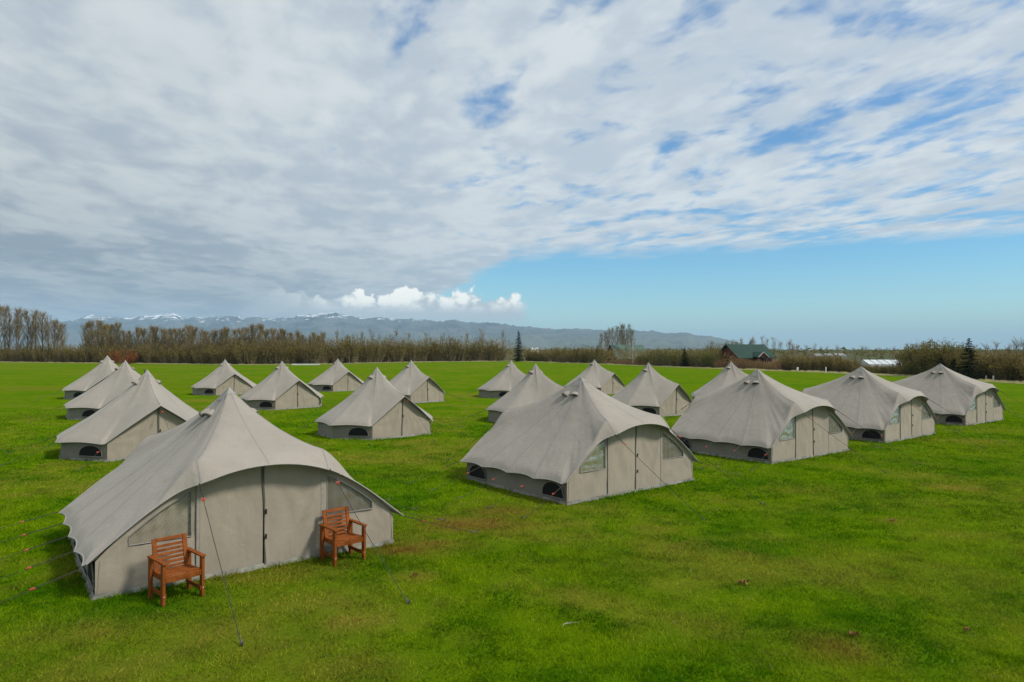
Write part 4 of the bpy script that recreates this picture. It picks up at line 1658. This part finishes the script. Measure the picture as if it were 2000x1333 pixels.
def cabin(loc, rz, L, Wd, eave, ridge, roof_mat, label, porch=True):
    root = thing('cabin', loc, rz, label, 'cabin', None)
    hl, hw_ = L / 2, Wd / 2
    # log walls: each long side and gable of separate logs
    nl = int(eave / 0.24)
    for i in range(nl):
        z = 0.13 + i * 0.24
        for s in (-1, 1):
            bb = MB(); bb.tube([(-hl, s * hw_, z), (hl, s * hw_, z)], 0.125, 6); bb.build('log', M['logs'], root)
            bb = MB(); bb.tube([(s * hl, -hw_, z), (s * hl, hw_, z)], 0.125, 6); bb.build('log', M['logs'], root)
    for s in (-1, 1):
        bb = MB()
        x = s * hl
        bb.poly([(x, -hw_, eave - 0.05), (x, hw_, eave - 0.05), (x, 0, ridge - 0.08)])
        bb.poly([(x - s * 0.1, -hw_, eave - 0.05), (x - s * 0.1, hw_, eave - 0.05), (x - s * 0.1, 0, ridge - 0.08)])
        bb.build('gable', M['logs'], root)
    ov = 0.6
    k = (ridge - eave) / hw_
    for s in (-1, 1):
        bb = MB()
        y1, z1 = s * (hw_ + ov), eave - ov * k
        a = [(-hl - ov, 0, ridge), (hl + ov, 0, ridge), (hl + ov, y1, z1), (-hl - ov, y1, z1)]
        bb.poly(a)
        bb.poly([(p[0], p[1], p[2] - 0.14) for p in a][::-1])
        for i in range(4):
            p, q = a[i], a[(i + 1) % 4]
            bb.poly([p, (p[0], p[1], p[2] - 0.14), (q[0], q[1], q[2] - 0.14), q])
        rf = bb.build('roof', roof_mat, root)
        # standing ribs of the metal sheet
        rb = MB()
        nrib = int((L + 2 * ov) / 0.7)
        for i in range(nrib + 1):
            xx = -hl - ov + (L + 2 * ov) * i / nrib
            rb.tube([(xx, 0, ridge + 0.02), (xx, y1, z1 + 0.02)], 0.03, 4)
        rb.build('roof_ribs', roof_mat, rf)
        for sx in (-1, 1):
            fb = MB()
            fb.tube([(sx * (hl + ov + 0.03), 0, ridge - 0.07), (sx * (hl + ov + 0.03), y1, z1 - 0.07)], 0.11, 4)
            fb.build('bargeboard', M['dark_frame'], rf)
    for x in (-hl * 0.55, 0.1 * hl, hl * 0.6):
        bb = MB(); bb.box((x, -hw_ - 0.14, 1.35), (1.15, 0.06, 1.05))
        w = bb.build('window', M['trim'], root)
        pb = MB(); pb.box((x, -hw_ - 0.19, 1.35), (0.95, 0.06, 0.85)); pb.build('pane', M['pane'], w)
    bb = MB(); bb.box((-hl - 0.14, 0, 1.25), (0.06, 1.3, 1.1))
    w = bb.build('window', M['trim'], root)
    pb = MB(); pb.box((-hl - 0.19, 0, 1.25), (0.06, 1.1, 0.9)); pb.build('pane', M['pane'], w)
    if porch:
        px = 0.02 * hl
        y0, y1 = -hw_, -hw_ - 1.8
        zr, ze = eave + 0.75, eave - 0.25
        pr = MB()
        for s in (-1, 1):
            a = [(px, y0 + 1.2, zr), (px, y1 - 0.3, zr), (px + s * 1.25, y1 - 0.3, ze), (px + s * 1.25, y0 + 0.2, ze)]
            pr.poly(a)
            pr.poly([(p[0], p[1], p[2] - 0.1) for p in a][::-1])
        po = pr.build('porch_roof', roof_mat, root)
        for s in (-1, 1):
            tb = MB(); tb.tube([(px, y1 - 0.34, zr - 0.03), (px + s * 1.3, y1 - 0.34, ze - 0.03)], 0.09, 4); tb.build('porch_trim', M['trim'], po)
            qb = MB(); qb.box((px + s * 1.05, y1, ze / 2), (0.14, 0.14, ze)); qb.build('porch_post', M['logs'], root)
        gb = MB(); gb.poly([(px - 1.1, y1 - 0.05, ze), (px + 1.1, y1 - 0.05, ze), (px, y1 - 0.05, zr - 0.1)]); gb.build('porch_gable', M['logs'], root)
        for x in (hl * 0.45, hl * 0.72, hl * 0.99):
            qb = MB(); qb.box((x, -hw_ - 0.9, eave / 2), (0.14, 0.14, eave)); qb.build('veranda_post', M['logs'], root)
        for z in (0.45, 0.7, 0.95):
            qb = MB(); qb.box((hl * 0.72, -hw_ - 0.9, z), (hl * 0.54, 0.05, 0.1)); qb.build('veranda_rail', M['logs'], root)
    return root


d1 = 140.0
p = at_depth(1463, d1)
cabin((p.x, p.y + 2.5, 0), R(22), 8.6, 6.4, height_at(695, d1) , height_at(673, d1 + 3), M['roof_green'], 'log cabin with dark green roof and small porch gable behind the right hedge')
d2 = 196.0
p = at_depth(1226, d2)
cabin((p.x, p.y + 2.5, 0), R(20), 9.4, 7.2, height_at(697, d2), height_at(674, d2 + 3), M['roof_pale'], 'log cabin with pale green roof half hidden under the aspen clump', porch=False)


M['glass_dull'] = plain('dull_greenhouse_sheet', (0.34, 0.36, 0.34), 0.5, 0.12, 0.7, 0.3)  # darker, greyer sheet tone for the three distant greenhouses


def greenhouse(u0, u1, depth, v_ridge, v_eave, label, name='greenhouse', sheet='glass_white'):
    a, c = at_depth(u0, depth), at_depth(u1, depth)
    L = (c - a).length
    mid = (a + c) / 2
    zr, ze = height_at(v_ridge, depth), height_at(v_eave, depth)
    zr, ze = max(zr, 1.5), max(0.8, min(ze, zr - 0.4))
    root = thing(name, (mid.x, mid.y, 0), 0.03, label, 'greenhouse', None)
    Wd = 4.0
    n = max(3, int(L / 1.1))
    for i in range(n):
        x0, x1 = -L / 2 + L * i / n + 0.02, -L / 2 + L * (i + 1) / n - 0.02
        bb = MB()
        for s in (-1, 1):
            bb.poly([(x0, 0, zr), (x1, 0, zr), (x1, s * Wd / 2, ze), (x0, s * Wd / 2, ze)])
        bb.build('roof_pane', M[sheet], root)
        for s in (-1, 1):
            wb_ = MB(); wb_.box(((x0 + x1) / 2, s * Wd / 2, ze / 2), (x1 - x0, 0.05, ze - 0.02)); wb_.build('side_pane', M[sheet], root)
    for i in range(n + 1):
        x = -L / 2 + L * i / n
        bb = MB()
        bb.tube([(x, -Wd / 2 - 0.03, 0), (x, -Wd / 2 - 0.03, ze), (x, 0, zr + 0.03), (x, Wd / 2 + 0.03, ze), (x, Wd / 2 + 0.03, 0)], 0.035, 4)
        bb.build('glazing_bar', M['peg'], root)
    for s in (-1, 1):
        bb = MB(); bb.poly([(s * L / 2, -Wd / 2, 0), (s * L / 2, Wd / 2, 0), (s * L / 2, Wd / 2, ze), (s * L / 2, 0, zr), (s * L / 2, -Wd / 2, ze)])
        bb.build('end_wall', M[sheet], root)


greenhouse(1683, 1752, 118, 703, 711, 'long low white greenhouse behind the right hedge, left of the grove')
greenhouse(1766, 1792, 112, 704, 711, 'short white greenhouse half hidden at the left foot of the grove')
for i, (a_, c_, w_) in enumerate(((1586, 1602, 'left'), (1608, 1622, 'middle'), (1627, 1648, 'right'))):
    greenhouse(a_, c_, 215 + i * 6, 691.2 - 0.3 * i, 694.5, 'distant pale greenhouse, %s one of three beyond the brown hedge' % w_, sheet='glass_dull')

# tiny white house gable right of the spruce
root = thing('white_house', (*at_depth(1045, 330).xy, -0.85), R(-20), 'tiny white house gable above the hedge right of the spruce', 'house')
bb = MB(); bb.box((0, 0, 1.9), (3, 2.6, 3.8)); bb.build('wall', M['white'], root)
bb = MB()
for s in (-1, 1):
    bb.poly([(-1.7, 0, 5.5), (1.7, 0, 5.5), (1.7, s * 1.6, 3.7), (-1.7, s * 1.6, 3.7)])
    bb.poly([(s * 1.5, -1.3, 3.8), (s * 1.5, 1.3, 3.8), (s * 1.5, 0, 5.4)])
bb.build('roof', M['white'], root)

root = thing('flagpole', (*at_depth(1236, 186).xy, 0), 0, 'slim white flagpole before the pale-roofed cabin', 'flagpole')
bb = MB(); bb.tube([(0, 0, 0), (0, 0, height_at(667, 186))], [0.09, 0.05], 8); bb.build('pole', M['white'], root)
bb = MB(); bb.tube([(0, 0, height_at(667, 186)), (0, 0, height_at(667, 186) + 0.16)], 0.10, 8); bb.build('finial', M['white'], root)
bb = MB(); bb.box((0, 0, 0.1), (0.5, 0.5, 0.2)); bb.build('foot', M['trim'], root)


def post(u, v, h, label):
    g = ground_at(u, v)
    root = thing('white_post', (g.x, g.y, -0.05), trng.uniform(0, 1), label, 'post', None)
    bb = MB(); bb.box((0, 0, h / 2), (0.13, 0.13, h)); bb.build('shaft', M['white'], root)
    bb = MB()
    for i in range(4):
        a, c = math.pi / 4 + i * math.pi / 2, math.pi / 4 + (i + 1) * math.pi / 2
        bb.poly([(0.11 * math.cos(a), 0.11 * math.sin(a), h), (0.11 * math.cos(c), 0.11 * math.sin(c), h), (0, 0, h + 0.09)])
    bb.build('cap', M['white'], root)


post(1613, 729, 0.95, 'white post at the hedge foot behind the third arched tent')
post(1926, 743, 0.55, 'short white post at the hedge foot above the farthest arched tent, left one')
post(1940, 744, 0.60, 'short white post at the hedge foot above the farthest arched tent, right one')

# white drum and a dark table at the hedge foot
g = ground_at(1557, 725.5)
bb = MB()
prof = [(0.0, 0.30), (0.04, 0.34), (0.3, 0.33), (0.34, 0.35), (0.38, 0.33), (0.66, 0.33), (0.70, 0.35), (0.74, 0.33), (0.95, 0.33), (1.0, 0.30)]
bb.tube([(0, 0, z) for z, r_ in prof], [r_ for z, r_ in prof], 14)
o = bb.build('drum', M['white'], None, True)
o.location = (g.x, g.y, -0.02)
o.scale = (0.62, 0.62, 0.75)
tag(o, 'small white drum at the hedge foot right of the dark-roofed cabin', 'drum')
g = ground_at(1549, 725.5)
root = thing('garden_table', (g.x, g.y, -0.02), 0.3, 'dark wooden garden table beside the small white drum', 'table')
for i in range(5):
    bb = MB(); bb.box((0, -0.32 + i * 0.16, 0.73), (1.7, 0.14, 0.04)); bb.build('table_plank', M['dark_frame'], root)
for s in (-1, 1):
    for q in (-1, 1):
        bb = MB(); bb.tube([(s * 0.6, q * 0.40, 0.0), (s * 0.6, q * 0.12, 0.71)], 0.045, 5); bb.build('leg', M['dark_frame'], root)
# white board lying by the hedge
a_, c_ = ground_at(574, 714.2), ground_at(630, 713.8)
root = thing('white_board', ((a_.x + c_.x) / 2, (a_.y + c_.y) / 2 - 2, 0), 0.0, 'long white board on the grass at the hedge behind the far bell tents', 'board')
bb = MB(); bb.box((0, 0, 0.26), ((c_ - a_).length, 0.06, 0.30)); bb.build('plank', M['white'], root)
for s in (-0.45, -0.15, 0.15, 0.45):
    bb = MB(); bb.box((s * (c_ - a_).length, 0.09, 0.22), (0.12, 0.1, 0.44)); bb.build('stake', M['dark_frame'], root)

# ------------------------------------------------------------------ small litter on the lawn
M['dead_leaf'] = plain('dead_leaf', (0.225, 0.125, 0.045), 0.9, 0.35, 25, 0.05)


def clump(u, v, size, seed, label):
    g = ground_at(u, v)
    r = random.Random(seed)
    bb = MB()
    for k in range(13):
        a = r.uniform(0, 6.28)
        c = Vector((math.cos(a) * size * 0.45 * r.random(), math.sin(a) * size * 0.35 * r.random(), 0.03 + 0.03 * r.random()))
        L, w = size * r.uniform(0.25, 0.5), size * r.uniform(0.10, 0.2)
        d = Vector((math.cos(a), math.sin(a), r.uniform(-0.3, 0.5))).normalized()
        s = d.cross(Vector((r.uniform(-.4, .4), r.uniform(-.4, .4), 1))).normalized()
        up = Vector((0, 0, 1))
        bb.grid([[c - d * L * 0.5, c - d * L * 0.2 + up * 0.01, c + d * L * 0.5],
                 [c - s * w * 0.3 + up * 0.02, c + up * 0.03, c + d * L * 0.4 + up * 0.02],
                 [c - d * L * 0.4 + s * w, c + s * w + up * 0.035, c + d * L * 0.45 + s * w * 0.6]])
    o = bb.build('dead_leaf_clump', M['dead_leaf'], None, True)
    o.location = (g.x, g.y, 0.0)
    tag(o, label, 'leaf litter')


clump(1453, 1143, 0.19, 1, 'largest brown dead leaf clump on the lawn, in front of the right-hand tents')
clump(1667, 1247, 0.15, 2, 'pale brown dead leaf clump low in the picture, right of the largest clump')
clump(1890, 1238, 0.11, 3, 'small dead leaf clump nearest the lower right corner')
clump(1743, 1021, 0.17, 4, 'dead leaf clump on the lawn below the third arched tent')
clump(810, 1128, 0.12, 5, 'small dead leaf scrap beside the right front rope of the nearest tent')
g = ground_at(1108, 1228)
bb = MB()
bb.tube([(-0.07, -0.06, 0.05), (-0.04, 0.0, 0.065), (0.02, 0.05, 0.065), (0.16, 0.075, 0.055)], [0.002, 0.004, 0.003, 0.002], 5)
bb.tube([(-0.04, 0.0, 0.065), (0.05, -0.01, 0.075)], [0.004, 0.002], 4)
o = bb.build('pale_twig', M['trim'])
o.location = (g.x, g.y, 0)
tag(o, 'thin pale twig lying in the grass at lower centre', 'twig')

# ------------------------------------------------------------------ grass blades on the near lawn
def grass_material():
    m, N, out = mat_new('grass_blades')
    at = N.new('ShaderNodeAttribute', attribute_name='tint')
    b = N.new('ShaderNodeBsdfDiffuse')
    N.put(b.inputs[0], at.outputs['Color'])
    tr = N.new('ShaderNodeBsdfTranslucent')
    N.put(tr.inputs[0], at.outputs['Color'])
    mx = N.new('ShaderNodeMixShader')
    mx.inputs[0].default_value = 0.35
    N.put(mx.inputs[1], b.outputs[0])
    N.put(mx.inputs[2], tr.outputs[0])
    N.put(out.inputs[0], mx.outputs[0])
    return m


def grass():
    r = np.random.default_rng(77)
    n = 1150000
    # depth distribution: dense in front, thinning out
    y = 4.6 * np.exp(r.random(n) * math.log(48 / 4.6))
    x = (r.random(n) * 2 - 1) * (0.80 * y + 1.4)
    keep = np.ones(n, bool)
    nearw = np.zeros(n, bool)
    tents = [(o.location.x, o.location.y, o.rotation_euler.z, o.name) for o in COL.objects if o.parent is None and o.name.startswith(('arched_tent', 'bell_tent'))]
    for (tx, ty, tz, nm) in tents:
        dx, dy = x - tx, y - ty
        if nm.startswith('arched'):
            lx = dx * math.cos(tz) + dy * math.sin(tz)
            ly = -dx * math.sin(tz) + dy * math.cos(tz)
            keep &= ~((np.abs(lx) < AW / 2 + 0.01) & (np.abs(ly) < AD / 2 + 0.01))
            nearw |= (np.abs(lx) < AW / 2 + 0.22) & (np.abs(ly) < AD / 2 + 0.22)
        else:
            rr = np.hypot(dx, dy)
            keep &= rr > BR - 0.15
            nearw |= rr < BR + 0.25
    dry, red, lush = lawn_attr(x, y)
    clumpn = fbm2(x, y, 3.1, 123, 3)
    keep &= r.random(n) > np.clip((y - 20) / 28, 0, 1) ** 1.3
    keep &= r.random(n) < np.clip(0.30 + 1.1 * (clumpn - 0.25) + 0.3 * lush - 0.35 * dry, 0.08, 1)
    x, y, dry, red, lush, clumpn, nearw = (q[keep] for q in (x, y, dry, red, lush, clumpn, nearw))
    n = len(x)
    far = np.clip((y - 6) / 30, 0, 1)
    tuft = np.clip((fbm2(x, y, 1.9, 311, 2) - 0.66) * 6, 0, 1)
    h = (0.019 + 0.024 * r.random(n) + 0.022 * lush * r.random(n) + 0.03 * tuft * r.random(n)) * (0.6 + 0.85 * clumpn) * (1 + 0.4 * far)
    h = np.where(nearw, h * 1.7, h)
    w = (0.0038 + 0.0036 * r.random(n)) * (1 + 3.2 * far)
    a = r.uniform(0, 2 * np.pi, n)
    lean = r.normal(0, 0.75, (n, 2)) + np.array([0.25, 0.1])
    # lawn height field
    z0 = (fbm2(x, y, 0.16, 5) - 0.5) * 0.05 * np.clip((y - 4) / 10, 0, 1)
    base = np.stack([x, y, z0 - 0.003], -1)
    side = np.stack([np.cos(a), np.sin(a), np.zeros(n)], -1) * w[:, None]
    tip = base + np.stack([lean[:, 0] * h, lean[:, 1] * h, h], -1)
    V = np.stack([base - side, base + side, tip], 1).reshape(-1, 3)
    g1, g2 = np.array([0.050, 0.140, 0.0016]), np.array([0.225, 0.335, 0.0044])
    pat = fbm2(x * 0.8 + y * 0.45, y * 0.8 - x * 0.2, 1.25, 203, 3) * 0.65 + fbm2(x, y, 4.5, 207, 2) * 0.35
    t = np.clip(0.5 + (pat - 0.5) * 3.3 + (r.random(n) - 0.5) * 0.8, 0, 1)[:, None]
    c = g1 * (1 - t) + g2 * t
    c = c * (1 - 0.45 * lush[:, None]) + np.array([0.060, 0.200, 0.0030]) * 0.45 * lush[:, None]
    dw = np.clip(dry * 1.15 * (0.4 + 0.9 * r.random(n)), 0, 1)[:, None]
    straw = np.array([0.36, 0.275, 0.045]) * (0.7 + 0.6 * r.random(n))[:, None]
    c = c * (1 - dw) + straw * dw
    rw = np.clip(red * 1.25 * (0.35 + r.random(n)), 0, 0.95)[:, None]
    c = c * (1 - rw) + np.array([0.21, 0.105, 0.026]) * rw
    pale = (r.random(n) < 0.004)[:, None]
    c = np.where(pale, np.array([0.32, 0.28, 0.12]), c)
    C = np.concatenate([np.repeat(c, 3, 0), np.ones((3 * n, 1))], 1)
    me = bpy.data.meshes.new('grass')
    me.vertices.add(3 * n)
    me.vertices.foreach_set('co', V.astype(np.float32).ravel())
    me.loops.add(3 * n)
    me.loops.foreach_set('vertex_index', np.arange(3 * n, dtype=np.int32))
    me.polygons.add(n)
    me.polygons.foreach_set('loop_start', np.arange(0, 3 * n, 3, dtype=np.int32))
    me.update(calc_edges=True)
    at = me.attributes.new('tint', 'FLOAT_COLOR', 'POINT')
    at.data.foreach_set('color', C.astype(np.float32).ravel())
    me.materials.append(grass_material())
    tag(link('grass', me), 'short green grass with straw-coloured patches in front of the tents', 'grass', kind='stuff')


grass()

# ------------------------------------------------------------------ air
m = bpy.data.materials.new('haze_air')
m.use_nodes = True
N = Nodes(m.node_tree)
out = N.new('ShaderNodeOutputMaterial')
pv = N.new('ShaderNodeVolumePrincipled')
N.put(pv.inputs['Color'], (0.52, 0.77, 1.0))
pv.inputs['Density'].default_value = 6.8e-5
pv.inputs['Anisotropy'].default_value = 0.0
N.put(out.inputs['Volume'], pv.outputs[0])
bb = MB()
bb.box((0, 14000, 380), (56000, 38000, 762))
tag(bb.build('haze', m), 'thin pale blue air between the camera and the mountains', 'haze', kind='stuff')
